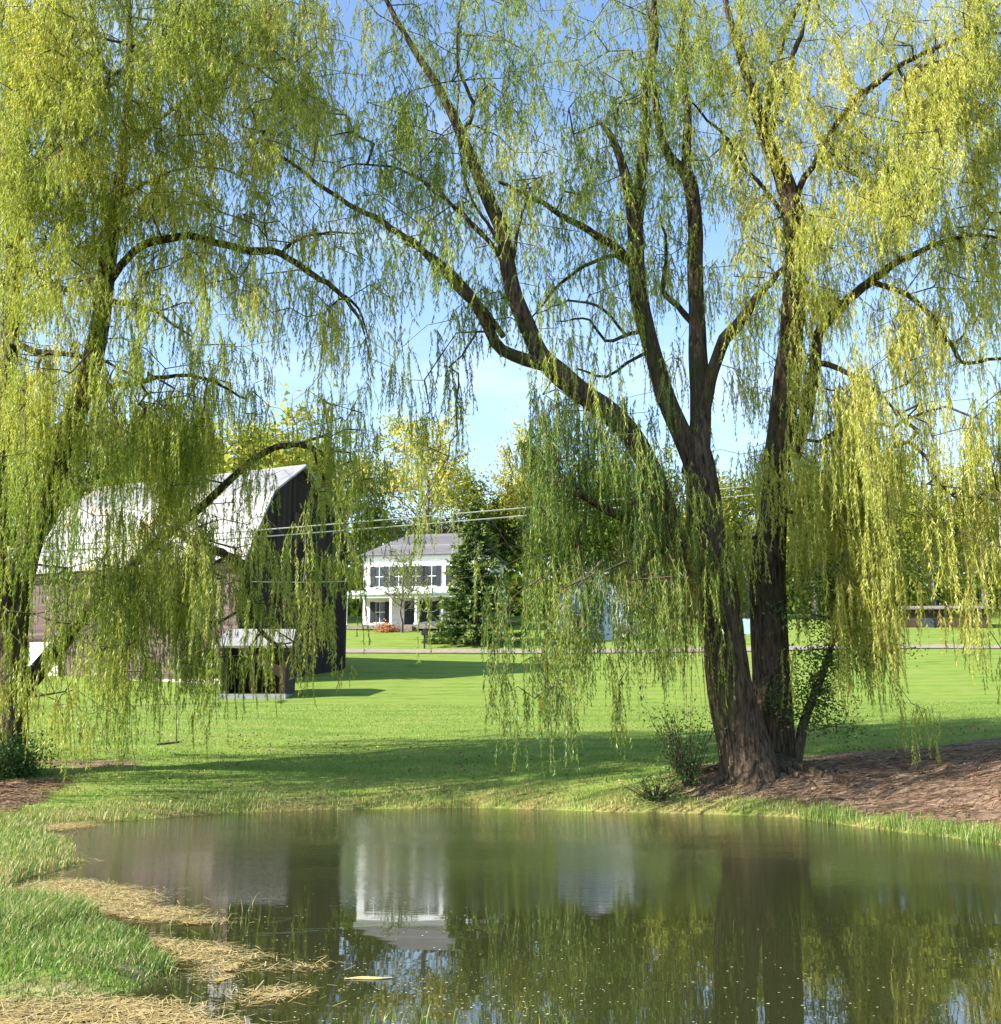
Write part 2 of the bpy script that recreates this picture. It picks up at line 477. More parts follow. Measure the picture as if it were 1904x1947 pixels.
# water: a level sheet, the ground dips below it
t = NT("pond_water")
near = t.n("ShaderNodeSeparateXYZ"); t.l(t.pos(), near.inputs[0])
wind = t.n("ShaderNodeMapRange"); wind.inputs[1].default_value = 13.0; wind.inputs[2].default_value = 23.0
wind.inputs[3].default_value = 0.01; wind.inputs[4].default_value = 1.0
patch = t.noise(t.pos((0.22, 0.45, 1)), 1.0, 3)
t.l(near.outputs[1], wind.inputs[0])
rip = t.noise(t.pos((5.5, 13, 1)), 1.0, 4, .6)
swell = t.noise(t.pos((0.8, 2.2, 1)), 1.0, 2, .5)
hgt = t.math('ADD', t.math('MULTIPLY', rip, t.math('MULTIPLY', wind.outputs[0], t.ramp(patch, [(0.35, 0.5), (0.6, 1.0)]))), t.math('MULTIPLY', swell, 0.09))
M['water'] = t.bsdf((0.027, 0.030, 0.010), 0.0, hgt, 0.3, 0.03, 0.5)
t.b.inputs["IOR"].default_value = 1.38
wx = np.linspace(-30, 34, 5); wy = np.linspace(-2, 30, 5)
WX, WY = np.meshgrid(wx, wy)
i5 = (np.arange(4)[:, None] * 5 + np.arange(4)[None]).ravel()
add("pond_water", np_mesh("pond_water", np.stack([WX, WY, 0 * WX], -1).reshape(-1, 3), np.stack([i5, i5 + 1, i5 + 6, i5 + 5], -1), 4), M['water'])["kind"] = "structure"

# road across the slope
t = NT("road_surface")
M['road'] = t.bsdf(t.ramp(t.noise(t.pos((3, 3, 3)), 1.0, 5), [(0.3, (0.19, 0.16, 0.12)), (0.7, (0.33, 0.27, 0.21))]), 0.95, None)
rx = np.arange(-150, 150.1, 1.0)
ryc = 80.5 + 0.0007 * (rx - 6) ** 2 * (rx > 6) * -1 + 0.0004 * rx ** 2 * (rx < 0)
rows = []
for off in np.linspace(-1.5, 1.5, 5):
    rows.append(np.stack([rx, ryc + off, height(rx, ryc + off) + 0.06], -1))
rv = np.stack(rows); k7, nr = rv.shape[:2]
ri = (np.arange(k7 - 1)[:, None] * nr + np.arange(nr - 1)[None]).ravel()
add("road", np_mesh("road", rv.reshape(-1, 3), np.stack([ri, ri + 1, ri + nr + 1, ri + nr], -1), 4, True), M['road'])["kind"] = "structure"

# ------------------------------------------------------------------ buildings
def board_mat(name, dark, light, width=0.25, horiz=False, grime=0.5):
    t = NT(name)
    co = t.n("ShaderNodeTexCoord").outputs["Object"]
    sp = t.n("ShaderNodeSeparateXYZ"); t.l(co, sp.inputs[0])
    if horiz: d = sp.outputs[2]
    else: d = t.math('ADD', t.math('MULTIPLY', sp.outputs[0], 0.8), sp.outputs[1])
    u = t.math('DIVIDE', d, width)
    fr = t.math('FRACT', u); fl = t.math('FLOOR', u)
    wn = t.n("ShaderNodeTexWhiteNoise"); wn.noise_dimensions = '1D'; t.l(fl, wn.inputs["W"])
    st = t.noise(t.pos((1, 1, 8) if horiz else (6, 6, .5), obj=True), 1.0, 5)
    f = t.math('ADD', t.math('MULTIPLY', wn.outputs["Value"], 0.5), t.math('MULTIPLY', st, 0.6))
    c = t.ramp(f, [(0.25, dark), (0.8, light)])
    gap = t.math('LESS_THAN', fr, 0.08)
    c = t.mix(t.math('MULTIPLY', gap, grime), c, tuple(x * 0.3 for x in dark))
    hb = t.math('SUBTRACT', 1.0, gap)
    return t.bsdf(c, 0.85, t.math('ADD', hb, t.math('MULTIPLY', st, .3)), 0.6, 0.02, 0.15)

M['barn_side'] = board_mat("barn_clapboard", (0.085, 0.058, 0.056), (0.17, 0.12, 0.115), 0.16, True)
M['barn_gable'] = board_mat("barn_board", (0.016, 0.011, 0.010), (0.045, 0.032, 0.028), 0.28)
M['dark_board'] = board_mat("shed_board", (0.035, 0.022, 0.017), (0.09, 0.06, 0.045), 0.22)
M['white_board'] = board_mat("white_clapboard", (0.66, 0.67, 0.68), (0.82, 0.82, 0.80), 0.2, True, 0.35)
M['white'] = plain("white_paint", (0.78, 0.78, 0.76), 0.6, 0.06, 4)
M['whitewash'] = plain("whitewash", (0.66, 0.63, 0.58), 0.9, 0.22, 2.5)
M['concrete'] = plain("concrete", (0.27, 0.28, 0.28), 0.9, 0.25, 3)
M['shutter'] = plain("shutter_paint", (0.02, 0.024, 0.026), 0.6, 0.3, 5)
M['glass'] = plain("window_glass", (0.03, 0.035, 0.04), 0.08, 0.2, 1, 0.6)
M['dark'] = plain("dark_interior", (0.02, 0.017, 0.015), 0.9, 0.3, 3)
M['slate'] = board_mat("roof_shingle", (0.10, 0.095, 0.105), (0.19, 0.18, 0.19), 0.3, True, .3)
M['wood_grey'] = plain("weathered_wood", (0.20, 0.17, 0.14), 0.9, 0.3, 5)
M['wire'] = plain("wire", (0.62, 0.58, 0.50), 0.5, 0.1, 1)
M['rope'] = plain("rope", (0.10, 0.08, 0.05), 0.9, 0.2, 8)
# barn roof: galvanised sheets with rust
t = NT("barn_roof_metal")
co = t.n("ShaderNodeTexCoord").outputs["Object"]
sp = t.n("ShaderNodeSeparateXYZ"); t.l(co, sp.inputs[0])
u = t.math('MULTIPLY', t.math('SUBTRACT', sp.outputs[0], t.math('MULTIPLY', sp.outputs[1], 0.45)), 1.4)
fr = t.math('FRACT', u)
seam = t.math('LESS_THAN', fr, 0.09)
stain = t.noise(t.pos((1.6, 1.6, 0.25), obj=True), 1.0, 5, .65)
big = t.noise(t.pos((0.35, 0.35, 0.5), obj=True), 1.0, 4)
c = t.ramp(stain, [(0.3, (0.15, 0.147, 0.145)), (0.6, (0.31, 0.307, 0.305))])
c = t.mix(t.ramp(t.math('ADD', t.math('MULTIPLY', big, .7), t.math('MULTIPLY', stain, .45)), [(0.63, 0.0), (0.74, 0.7)]), c, (0.40, 0.20, 0.08))
c = t.mix(t.math('MULTIPLY', seam, 0.7), c, (0.15, 0.14, 0.14))
M['barn_roof'] = t.bsdf(c, 0.5, fr, 0.2, 0.03, 0.4, 0.15)

def frame(ox, oy, oz, ux, uy):
    """local frame: a along (ux, uy), b to its left (into the building), c up"""
    n = math.hypot(ux, uy); ux, uy = ux / n, uy / n
    return lambda p: (ox + ux * p[0] - uy * p[1], oy + uy * p[0] + ux * p[1], oz + p[2])

# ---- gambrel barn.  b runs along the gable end, a along the long side (to the left in the photo)
C0 = np.array([-13.1, 58.0]); zb = 3.2
ux, uy = 0.9, -0.436                        # along the long side, towards the near corner
L, W = 14.5, 9.7
BF = frame(C0[0], C0[1], 0, ux, uy)         # a = 0 at the gable, a = -L at the far end; b = 0 .. W inwards
prof = [(0, 9.87), (2.1, 13.5), (4.87, 15.4), (7.8, 13.55), (W, 11.3)]
barn = thing("barn", "dark weathered gambrel barn with a pale rusty metal roof", "barn", (C0[0], C0[1], zb))
fz = 3.75
for a in (0.0, -L):
    g = MB()
    g.poly([BF((a, 0, fz)), BF((a, W, fz))] + [BF((a, b, z - 0.02)) for b, z in reversed(prof)])
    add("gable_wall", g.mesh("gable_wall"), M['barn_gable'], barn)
g = MB()
g.poly([BF((-L, 0, fz)), BF((0, 0, fz)), BF((0, 0, 9.85)), BF((-L, 0, 9.85))])
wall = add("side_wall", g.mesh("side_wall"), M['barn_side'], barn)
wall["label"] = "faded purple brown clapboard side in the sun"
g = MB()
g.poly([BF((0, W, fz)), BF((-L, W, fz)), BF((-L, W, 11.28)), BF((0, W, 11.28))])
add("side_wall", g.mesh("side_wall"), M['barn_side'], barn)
g = MB()
g.box((-L - .05, -.12, 1.5), (.05, W + .1, fz), BF)
add("stone_foundation", g.mesh("stone_foundation"), M['whitewash'], barn)
ov = 0.35
for k, nm in ((0, "lower_roof_slope"), (1, "upper_roof_slope"), (2, "upper_roof_slope"), (3, "lower_roof_slope")):
    (b0, z0), (b1, z1) = prof[k], prof[k + 1]
    db, dz = b1 - b0, z1 - z0
    ln = math.hypot(db, dz)
    e0 = 0.35 if k == 0 else 0.03; e1 = 0.35 if k == 3 else 0.03
    p0 = (b0 - db / ln * e0, z0 - dz / ln * e0 + .1); p1 = (b1 + db / ln * e1, z1 + dz / ln * e1 + .1)
    g = MB()
    g.slab([BF((-L - ov, p0[0], p0[1])), BF((ov, p0[0], p0[1])), BF((ov, p1[0], p1[1])), BF((-L - ov, p1[0], p1[1]))], 0.1)
    add(nm, g.mesh(nm), M['barn_roof'], barn)
g = MB()                                     # eave board and gable trim
g.box((-L - ov, -.32, 9.30), (ov, -.27, 9.52), BF)
add("eave_board", g.mesh("eave_board"), M['dark_board'], barn)
dr = thing  # door of the long side, whitewashed
g = MB(); g.box((-14.2, -.2, 3.25), (-11.9, -.125, 5.9), BF)
dd = add("barn_door", g.mesh("barn_door"), M['white'], barn)
g = MB()
g.box((-14.35, -.24, 3.2), (-14.2, -.125, 6.05), BF); g.box((-11.9, -.24, 3.2), (-11.75, -.125, 6.05), BF); g.box((-14.2, -.24, 5.9), (-11.9, -.125, 6.05), BF)
add("door_frame", g.mesh("door_frame"), M['dark_board'], dd)
for wa in (-9.5, -4.2):
    g = MB(); g.box((wa, -.03, 6.0), (wa + .9, .02, 7.1), BF)
    w_ = add("window", g.mesh("window"), M['glass'], barn)
    g = MB()
    for lo, hi in (((wa - .1, -.06, 5.9), (wa, .0, 7.2)), ((wa + .9, -.06, 5.9), (wa + 1.0, .0, 7.2)), ((wa, -.06, 7.1), (wa + .9, .0, 7.2)), ((wa, -.06, 5.9), (wa + .9, .0, 6.0)), ((wa + .43, -.045, 6.0), (wa + .47, -.031, 7.1)), ((wa, -.05, 6.53), (wa + .43, -.032, 6.57)), ((wa + .47, -.05, 6.53), (wa + .9, -.032, 6.57))):
        g.box(lo, hi, BF)
    add("window_frame", g.mesh("window_frame"), M['dark_board'], w_)
g = MB()
g.box((0.01, 3.3, 4.4), (.07, 6.4, 8.3), BF)
gd = add("gable_door", g.mesh("gable_door"), M['dark_board'], barn)
g = MB(); g.box((0.08, 3.1, 8.3), (.2, 6.6, 8.42), BF)
add("door_track", g.mesh("door_track"), M['wood_grey'], gd)
g = MB(); g.box((0.01, 4.3, 11.2), (.06, 5.5, 12.8), BF)
add("hayloft_door", g.mesh("hayloft_door"), M['dark_board'], barn)

# ---- open shed in front of the barn
sx0, sx1, sD = -12.35, -9.5, 51.5
sz = 2.45
shed = thing("open_shed", "small open fronted shed on a grey slab in front of the barn", "shed", ((sx0 + sx1) / 2, sD + 1.5, sz))
SF = frame(sx0, sD, sz, 1, 0.03)
wS = sx1 - sx0
g = MB(); g.box((-.05, -.15, -.5), (wS + .05, 3.2, .46), SF)
add("slab", g.mesh("slab"), M['concrete'], shed)
g = MB()
g.box((0, 0, .46), (.1, 3.0, 2.6), SF); g.box((wS - .1, 0, .46), (wS, 3.0, 2.6), SF); g.box((.1, 2.9, .46), (wS - .1, 3.0, 3.0), SF)
add("wall", g.mesh("wall"), M['dark_board'], shed)
g = MB()
g.slab([SF((-.25, -.35, 2.55)), SF((wS + .3, -.35, 2.55)), SF((wS + .1, 2.0, 3.45)), SF((-.15, 2.0, 3.45))], .1)
g.slab([SF((-.15, 2.0, 3.44)), SF((wS + .1, 2.0, 3.44)), SF((wS + .2, 3.4, 2.9)), SF((-.2, 3.4, 2.9))], .1)
add("roof", g.mesh("roof"), plain("shed_roof", (0.26, 0.25, 0.24), 0.7, 0.25, 2), shed)
for px in (.16, wS / 2 - .06, wS - .28):
    g = MB(); g.box((px, .03, .46), (px + .12, .15, 2.5), SF)
    add("post", g.mesh("post"), M['dark_board'], shed)

# ---- white house with porch
hz = 9.0
HF = frame(-12.05, 101.2, hz, 0.985, -0.16)
HW, HDp, EV = 11.2, 8.0, 6.3
house = thing("white_house", "white two storey house with black shutters and a columned front porch", "house", HF((HW / 2, 0, 0)))
g = MB()
g.box((0, 0, 0), (HW, HDp, EV), HF)
add("wall", g.mesh("wall"), M['white_board'], house)
g = MB()
g.box((-.2, -.2, EV + .005), (HW + .2, HDp + .2, EV + .28), HF)
add("cornice", g.mesh("cornice"), M['white'], house)
g = MB()
e = EV + .28; rz = EV + 2.75
A, B_, C_, D_ = (-.45, -.45, e), (HW + .45, -.45, e), (HW + .45, HDp + .45, e), (-.45, HDp + .45, e)
r0, r1 = (3.2, HDp / 2, rz), (HW - 2.2, HDp / 2, rz)
for q in ((A, B_, r1, r0), (C_, D_, r0, r1), (B_, C_, r1), (D_, A, r0)): g.slab([HF(p) for p in q], .06)
roof = add("roof", g.mesh("roof"), M['slate'], house)
def house_window(cx, z0, w=.85, h=1.75, shut=True):
    g = MB(); g.box((cx - w / 2, -.02, z0), (cx + w / 2, .02, z0 + h), HF)
    wn = add("window", g.mesh("window"), M['glass'], house)
    g = MB()
    g.box((cx - w / 2 - .08, -.06, z0 + h), (cx + w / 2 + .08, .0, z0 + h + .1), HF)
    g.box((cx - w / 2 - .1, -.1, z0 - .1), (cx + w / 2 + .1, .0, z0), HF)
    g.box((cx - w / 2, -.05, z0 + h / 2 - .03), (cx + w / 2, -.022, z0 + h / 2 + .03), HF)
    g.box((cx - .02, -.05, z0), (cx + .02, -.023, z0 + h / 2 - .03), HF); g.box((cx - .02, -.05, z0 + h / 2 + .03), (cx + .02, -.023, z0 + h), HF)
    add("frame", g.mesh("frame"), M['white'], wn)
    if shut:
        for sgn in (-1, 1):
            x0 = cx + sgn * (w / 2 + .22)
            g = MB(); g.box((x0 - .21, -.07, z0 - .03), (x0 + .21, -.003, z0 + h + .03), HF)
            add("shutter", g.mesh("shutter"), M['shutter'], house)
for cx in (1.45, 3.2, 4.75, 6.15, 8.2, 10.0): house_window(cx, 3.85, .75, 1.75)
for cx in (1.55, 6.0, 9.5): house_window(cx, .75, .9, 1.75)
g = MB(); g.box((3.75, -.05, .35), (4.75, .01, 2.55), HF)
hd = add("door", g.mesh("door"), M['shutter'], house)
g = MB(); g.box((4.6, -.09, 1.35), (4.68, -.052, 1.45), HF)
add("handle", g.mesh("handle"), M['wire'], hd)
g = MB(); g.box((-1.0, -2.3, 0), (HW + .3, -.01, .35), HF)
add("porch_floor", g.mesh("porch_floor"), M['wood_grey'], house)
g = MB()
g.box((-1.0, -2.35, 2.65), (HW + .4, -2.1, 3.0), HF)
g.slab([HF((-1.15, -2.55, 3.0)), HF((HW + .5, -2.55, 3.0)), HF((HW + .5, -.02, 3.55)), HF((-1.15, -.02, 3.55))], .08)
add("porch_roof", g.mesh("porch_roof"), M['white'], house)
for cx in (-.85, .8, 3.1, 5.3, 7.6, 9.9):
    g = MB(); g.box((cx - .1, -2.3, .35), (cx + .1, -2.12, 2.64), HF)
    g.box((cx - .16, -2.36, .36), (cx + .16, -2.06, .5), HF)
    add("porch_column", g.mesh("porch_column"), M['white'], house)
g = MB(); g.box((4.0, -3.2, -.3), (5.2, -2.31, .18), HF)
add("porch_step", g.mesh("porch_step"), M['wood_grey'], house)

# ---- white building half hidden behind the willow
oz = 7.45
OF = frame(4.3, 90.2, oz, 0.985, -0.17)
OW, OD = 5.6, 6.5
outb = thing("garage", "white gabled garage with bluish shade painted into its walls, half hidden behind the willow's hanging strands", "garage", OF((OW / 2, 0, 0)))
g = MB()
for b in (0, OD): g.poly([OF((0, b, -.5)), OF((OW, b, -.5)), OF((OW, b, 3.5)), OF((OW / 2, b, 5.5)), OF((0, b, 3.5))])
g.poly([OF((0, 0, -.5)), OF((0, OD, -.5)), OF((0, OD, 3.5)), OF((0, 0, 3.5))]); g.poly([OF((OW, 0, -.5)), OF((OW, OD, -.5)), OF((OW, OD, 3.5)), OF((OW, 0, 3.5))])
add("wall", g.mesh("wall"), board_mat("shaded_white_clapboard", (0.24, 0.28, 0.36), (0.33, 0.375, 0.45), 0.2, True, 0.35), outb)  # white boards, the bluish shade on them put into the wall colour
g = MB()
g.slab([OF((-.4, -.3, 3.2)), OF((-.4, OD + .3, 3.2)), OF((OW / 2, OD + .3, 5.62)), OF((OW / 2, -.3, 5.62))][::-1], .12)
g.slab([OF((OW + .4, -.3, 3.2)), OF((OW / 2, -.3, 5.62)), OF((OW / 2, OD + .3, 5.62)), OF((OW + .4, OD + .3, 3.2))][::-1], .12)
add("roof", g.mesh("roof"), M['slate'], outb)
g = MB(); g.box((2.9, -.05, -.3), (5.1, -.005, 2.1), OF)
gdoor = add("door", g.mesh("door"), plain("garage_door", (0.42, 0.46, 0.52), .6, .1, 3), outb)
g = MB(); g.box((3.95, -.1, .5), (4.15, -.055, .56), OF); add("handle", g.mesh("handle"), M['shutter'], gdoor)
g = MB(); g.box((1.2, -.04, .8), (2.1, -.005, 2.0), OF)
wn = add("window", g.mesh("window"), M['glass'], outb)
g = MB()
for lo, hi in (((1.1, -.07, .7), (1.2, 0, 2.1)), ((2.1, -.07, .7), (2.2, 0, 2.1)), ((1.2, -.07, 2.0), (2.1, 0, 2.1)), ((1.2, -.07, .7), (2.1, 0, .8))): g.box(lo, hi, OF)
add("frame", g.mesh("frame"), M['white'], wn)

# ---- long low brown shed at the right
qz = 8.0
QF = frame(33.4, 97.5, qz, 0.99, -0.10)
QW = 7.6
qs = thing("brown_shed", "long low brown board shed beyond the lawn beside the utility pole", "shed", QF((QW / 2, 0, 0)))
g = MB(); g.box((0, 0, -.6), (QW, 3.6, 2.6), QF)
add("wall", g.mesh("wall"), M['dark_board'], qs)
g = MB(); g.slab([QF((-.3, -.5, 2.62)), QF((QW + .3, -.5, 2.62)), QF((QW + .3, 4.0, 3.2)), QF((-.3, 4.0, 3.2))], .1)
add("roof", g.mesh("roof"), M['wood_grey'], qs)
g = MB(); g.box((4.9, -.05, -.3), (6.1, -.004, 2.0), QF)
qd = add("door", g.mesh("door"), plain("red_brown_door", (0.10, 0.04, 0.025), .8, .3, 4), qs)
g = MB(); g.box((5.9, -.1, .8), (5.98, -.055, 1.0), QF); add("handle", g.mesh("handle"), M['wire'], qd)
g = MB(); g.box((2.0, -.05, .8), (3.0, -.004, 1.8), QF)
add("window", g.mesh("window"), M['glass'], qs)

# ------------------------------------------------------------------ poles and wires
def utility_pole(x, y, label):
    z = float(height(x, y))
    o = thing("utility_pole", label, "utility pole", (x, y, z), "utility poles along the road")
    g = MB(); zt = z + 10.5
    g.tube([(x, y, z - .5), (x, y, z + 5), (x, y, zt)], [.16, .14, .11], 10)
    add("shaft", g.mesh("shaft", True), M['wood_grey'], o)
    g = MB(); g.box((x - .06, y - 1.0, zt - .9), (x + .06, y + 1.0, zt - .75))
    ca = add("crossarm", g.mesh("crossarm"), M['wood_grey'], o)
    for k in (-.8, .8):
        g = MB(); g.tube([(x, y + k, zt - .75), (x, y + k, zt - .6)], [.05, .03], 8)
        add("insulator", g.mesh("insulator", True), M['white'], ca)
    return zt
pA = P(1893, 862, 74); pB = P(-190, 1072, 44)
utility_pole(float(pA[0]), 74.0, "weathered grey utility pole near the brown shed")
utility_pole(float(pB[0]), 44.0, "weathered grey utility pole left of the barn")
def wire(a, b, sag, label, r=0.018):
    t_ = np.linspace(0, 1, 41)[:, None]
    p = a * (1 - t_) + b * t_; p[:, 2:] -= sag * 4 * t_ * (1 - t_)
    v, f = tube_arrays(p, np.full(41, r), 6)
    o = add("power_line", np_mesh("power_line", v, f, 4, True), M['wire'])
    tag(o, label, "power line", "overhead power lines")
pA0, pA1 = P(1893, 872, 74), P(1893, 890, 74)
pB0, pB1 = P(-190, 1059, 44), P(-190, 1068, 44)
wire(pB0, pA0, 0.35, "upper of the two pale wires crossing in front of the barn", 0.03)
wire(pB1, pA1, 0.38, "lower of the two close pale wires crossing in front of the barn", 0.03)
# service wire on the gable
a = np.array(BF((.12, .35, 8.62))); b = np.array(BF((.12, W - .15, 9.55)))
wire(a, b, 0.05, "single pale wire strung low across the dark barn gable", 0.03)
p_ = np.array([BF((.10, 5.2, z)) for z in np.linspace(11.9, 9.1, 15)]) + np.c_[np.zeros((15, 2)), np.zeros(15)]
p_[:, 0] += 0.10 * np.sin(np.linspace(0, 3, 15))
v, f = tube_arrays(p_, np.full(15, .03), 6)
tag(add("drop_cable", np_mesh("drop_cable", v, f, 4, True), M['wire']), "loose cable hanging down the dark barn gable between the wires", "cable")

# ------------------------------------------------------------------ small roadside things
mx, my = float(P(807, 1230, 83)[0]), 83.2
mz = float(height(mx, my))
mb = thing("mailbox", "small dark mailbox on a post beside the road in front of the white house", "mailbox", (mx, my, mz))
g = MB(); g.box((mx - .06, my - .06, mz - .3), (mx + .06, my + .06, mz + .95)); add("post", g.mesh("post"), M['shutter'], mb)
g = MB()
arc = [(-.22, .96), (-.22, 1.15)] + [(-.22 * math.cos(a), 1.15 + .22 * math.sin(a)) for a in np.linspace(.3, math.pi - .3, 7)] + [(.22, 1.15), (.22, .96)]
fr_ = [(mx + p, my - .3, mz + q) for p, q in arc]; bk = [(mx + p, my + .3, mz + q) for p, q in arc]
g.poly(fr_); g.poly(bk[::-1])
for i in range(len(arc)):
    j = (i + 1) % len(arc); g.poly([fr_[i], bk[i], bk[j], fr_[j]])
bx = add("box", g.mesh("box"), M['shutter'], mb)
g = MB(); g.box((mx + .225, my - .1, mz + 1.1), (mx + .25, my - .05, mz + 1.4)); add("flag", g.mesh("flag"), plain("flag_red", (0.3, .03, .02), .6), bx)

sxp, syp = float(P(1417, 1200, 84)[0]), 84.0
szp = float(height(sxp, syp))
sg = thing("road_sign", "small pale blue sign on a post seen between the willow's two trunks", "sign", (sxp, syp, szp))
g = MB(); g.tube([(sxp, syp, szp - .3), (sxp, syp, szp + 1.9)], [.05, .05], 8); add("post", g.mesh("post"), M['wood_grey'], sg)
g = MB(); g.box((sxp - .38, syp - .09, szp + .75), (sxp + .38, syp - .055, szp + 1.85)); add("panel", g.mesh("panel"), plain("sign_paint", (.35, .48, .66), .5, .1), sg)

# parked car
def car(cx, cy, ang, label):
    cz = float(height(cx, cy)) + .02
    ca, sa = math.cos(ang), math.sin(ang)
    F = lambda p: (cx + ca * p[0] - sa * p[1], cy + sa * p[0] + ca * p[1], cz + p[2])
    o = thing("parked_car", label, "car", (cx, cy, cz))
    prof = [(-2.15, .30), (-2.2, .62), (-2.1, .88), (-1.75, .95), (-1.25, 1.38), (-.3, 1.46), (.45, 1.40), (1.05, .96), (1.85, .85), (2.15, .66), (2.15, .30)]
    g = MB(); n = len(prof)
    hw = [.80, .84, .84, .82, .64, .62, .64, .80, .80, .80, .80]
    Lf = [F((a, -w, z)) for (a, z), w in zip(prof, hw)]; Rt = [F((a, w, z)) for (a, z), w in zip(prof, hw)]
    g.poly(Lf); g.poly(Rt[::-1])
    for i in range(n):
        j = (i + 1) % n; g.poly([Lf[i], Rt[i], Rt[j], Lf[j]])
    paint = plain("car_paint", (.06, .055, .06), .25, .1, 1, .5)
    body = add("body", g.mesh("body"), paint, o)
    g = MB()
    for sgn in (-1, 1):
        g.poly([F((-1.55, sgn * .80, .99)), F((-1.15, sgn * .66, 1.34)), F((.35, sgn * .65, 1.35)), F((.85, sgn * .79, 1.0))])
    add("side_window", g.mesh("side_window"), M['glass'], o)
    g = MB(); g.poly([F((.50, -.60, 1.40)), F((.50, .60, 1.40)), F((1.03, .72, 1.0)), F((1.03, -.72, 1.0))]); add("windscreen", g.mesh("windscreen"), M['glass'], o)
    for a in (-1.35, 1.35):
        for b in (-.78, .78):
            g = MB(); g.tube([F((a, b - .1, .31)), F((a, b + .1, .31))], [.31, .31], 18)
            w = add("wheel", g.mesh("wheel"), plain("tyre", (.02, .02, .02), .9), o)
            g = MB(); s_ = .115 if b > 0 else -.115
            g.tube([F((a, b + s_ * .8, .31)), F((a, b + s_, .31))], [.19, .17], 14); add("rim", g.mesh("rim"), M['wire'], w)
    for b in (-.58, .58):
        g = MB(); g.box((2.14, b - .14, .60), (2.19, b + .14, .74), F); add("headlight", g.mesh("headlight"), M['white'], o)
        g = MB(); g.box((-2.23, b - .14, .68), (-2.18, b + .14, .82), F); add("tail_light", g.mesh("tail_light"), plain("tail_red", (.25, .02, .02), .4), o)
    return o
car(11.0, 89.5, 2.9, "dark parked car by the garage behind the willow's strands")

# ------------------------------------------------------------------ foliage builders
def leaf_tris(c, d, ln, wd, spread=None):
    """one pointed triangle per leaf: base at c, tip along d"""
    n = len(c)
    r = unit(rng.normal(size=(n, 3)))
    s = unit(np.cross(d, r))
    v = np.empty((n, 3, 3), np.float32)
    v[:, 0] = c - s * (wd * .5)[:, None]; v[:, 1] = c + s * (wd * .5)[:, None]; v[:, 2] = c + d * ln[:, None]
    return v.reshape(-1, 3)

def tri_mesh(name, v, tint):
    n = len(v) // 3
    return np_mesh(name, v, np.arange(3 * n).reshape(-1, 3), 3, False, {"tint": ('FACE', tint)})

def prisms(a, b, ra, rb, n=4):
    """many short tapered sticks as arrays"""
    t = unit(b - a)
    ref = np.where(np.abs(t[:, 2:3]) > .9, np.array([[1., 0, 0]]), np.array([[0, 0, 1.]]))
    u = unit(np.cross(t, ref)); w = np.cross(t, u)
    ang = np.arange(n) / n * 2 * np.pi
    off = np.cos(ang)[None, :, None] * u[:, None] + np.sin(ang)[None, :, None] * w[:, None]
    va = a[:, None] + off * ra[:, None, None]; vb = b[:, None] + off * rb[:, None, None]
    v = np.concatenate([va, vb], 1)
    base = np.arange(len(a))[:, None] * (2 * n)
    j = np.arange(n); j2 = (j + 1) % n
    f = np.stack([base + j, base + j2, base + n + j2, base + n + j], -1).reshape(-1, 4)
    return v.reshape(-1, 3), f

# ------------------------------------------------------------------ the two willows
# rows every 100 px of the print (1904 wide): how much of the view the foliage covers, 0-9
_ROWS = {
    -250: "5555554444455555555",
    -150: "6666665444455555566",
    -50:  "7777775433455666667",
    50:   "8888874343435754358",
    150:  "9988885445547875689",
    250:  "9987777855557765899",
    350:  "9987654555566657888",
    450:  "9986544444454458778",
    550:  "8965532434434346467",
    650:  "7645425312332245376",
    750:  "8666423110112235555",
    850:  "7899527111554246864",
    950:  "7689314210664338943",
    1050: "4599313100444525843",
    1150: "3488531011344413622",
    1250: "3587421002333301411",
    1350: "2521000001210000010",
    1420: "4311000000000000010",
}
_RY = sorted(_ROWS)
_DEN = np.array([[int(ch) for ch in _ROWS[y]] for y in _RY], float) / 10.0
_DEN = np.hstack([np.full((len(_RY), 5), 0.12), _DEN, np.full((len(_RY), 3), 0.4)])   # the crowns go on past the frame
_DEN[:7, :5] = .22; _DEN[7:13, :5] = .12; _DEN[-3:, :5] = 0.05; _DEN[-3:, -3:] = .1; _DEN[:2, 12:] *= .5
_X0 = -500
# how yellow (coarse), with the shade of the central curtain painted in
def yellowness(x, y):
    a = 0.60 + 0.10 * np.sin(x * .011 + 1) * np.cos(y * .009)
    a = a - 0.20 * sstep(x, 620, 800) * (1 - sstep(x, 1250, 1450))
    a = a + 0.20 * sstep(x, 1380, 1600) * (1 - sstep(y, 1150, 1350)) 
    a = a - 0.10 * (1 - sstep(y, -100, 120)) 
    a = a - 0.22 * sstep(x, 820, 900) * (1 - sstep(x, 1300, 1380)) * sstep(y, 720, 820)  # shade on the central curtain, painted as a darker green leaf tint
    a = a - 0.08 * sstep(y, 600, 800) * (1 - sstep(x, 300, 500))
    return a

def L_(pts):
    """limb: (x, y, D, radius in m)"""
    q = np.array(pts, float)
    return catmull(np.c_[P(q[:, 0], q[:, 1], q[:, 2]), q[:, 3]], 0.22)

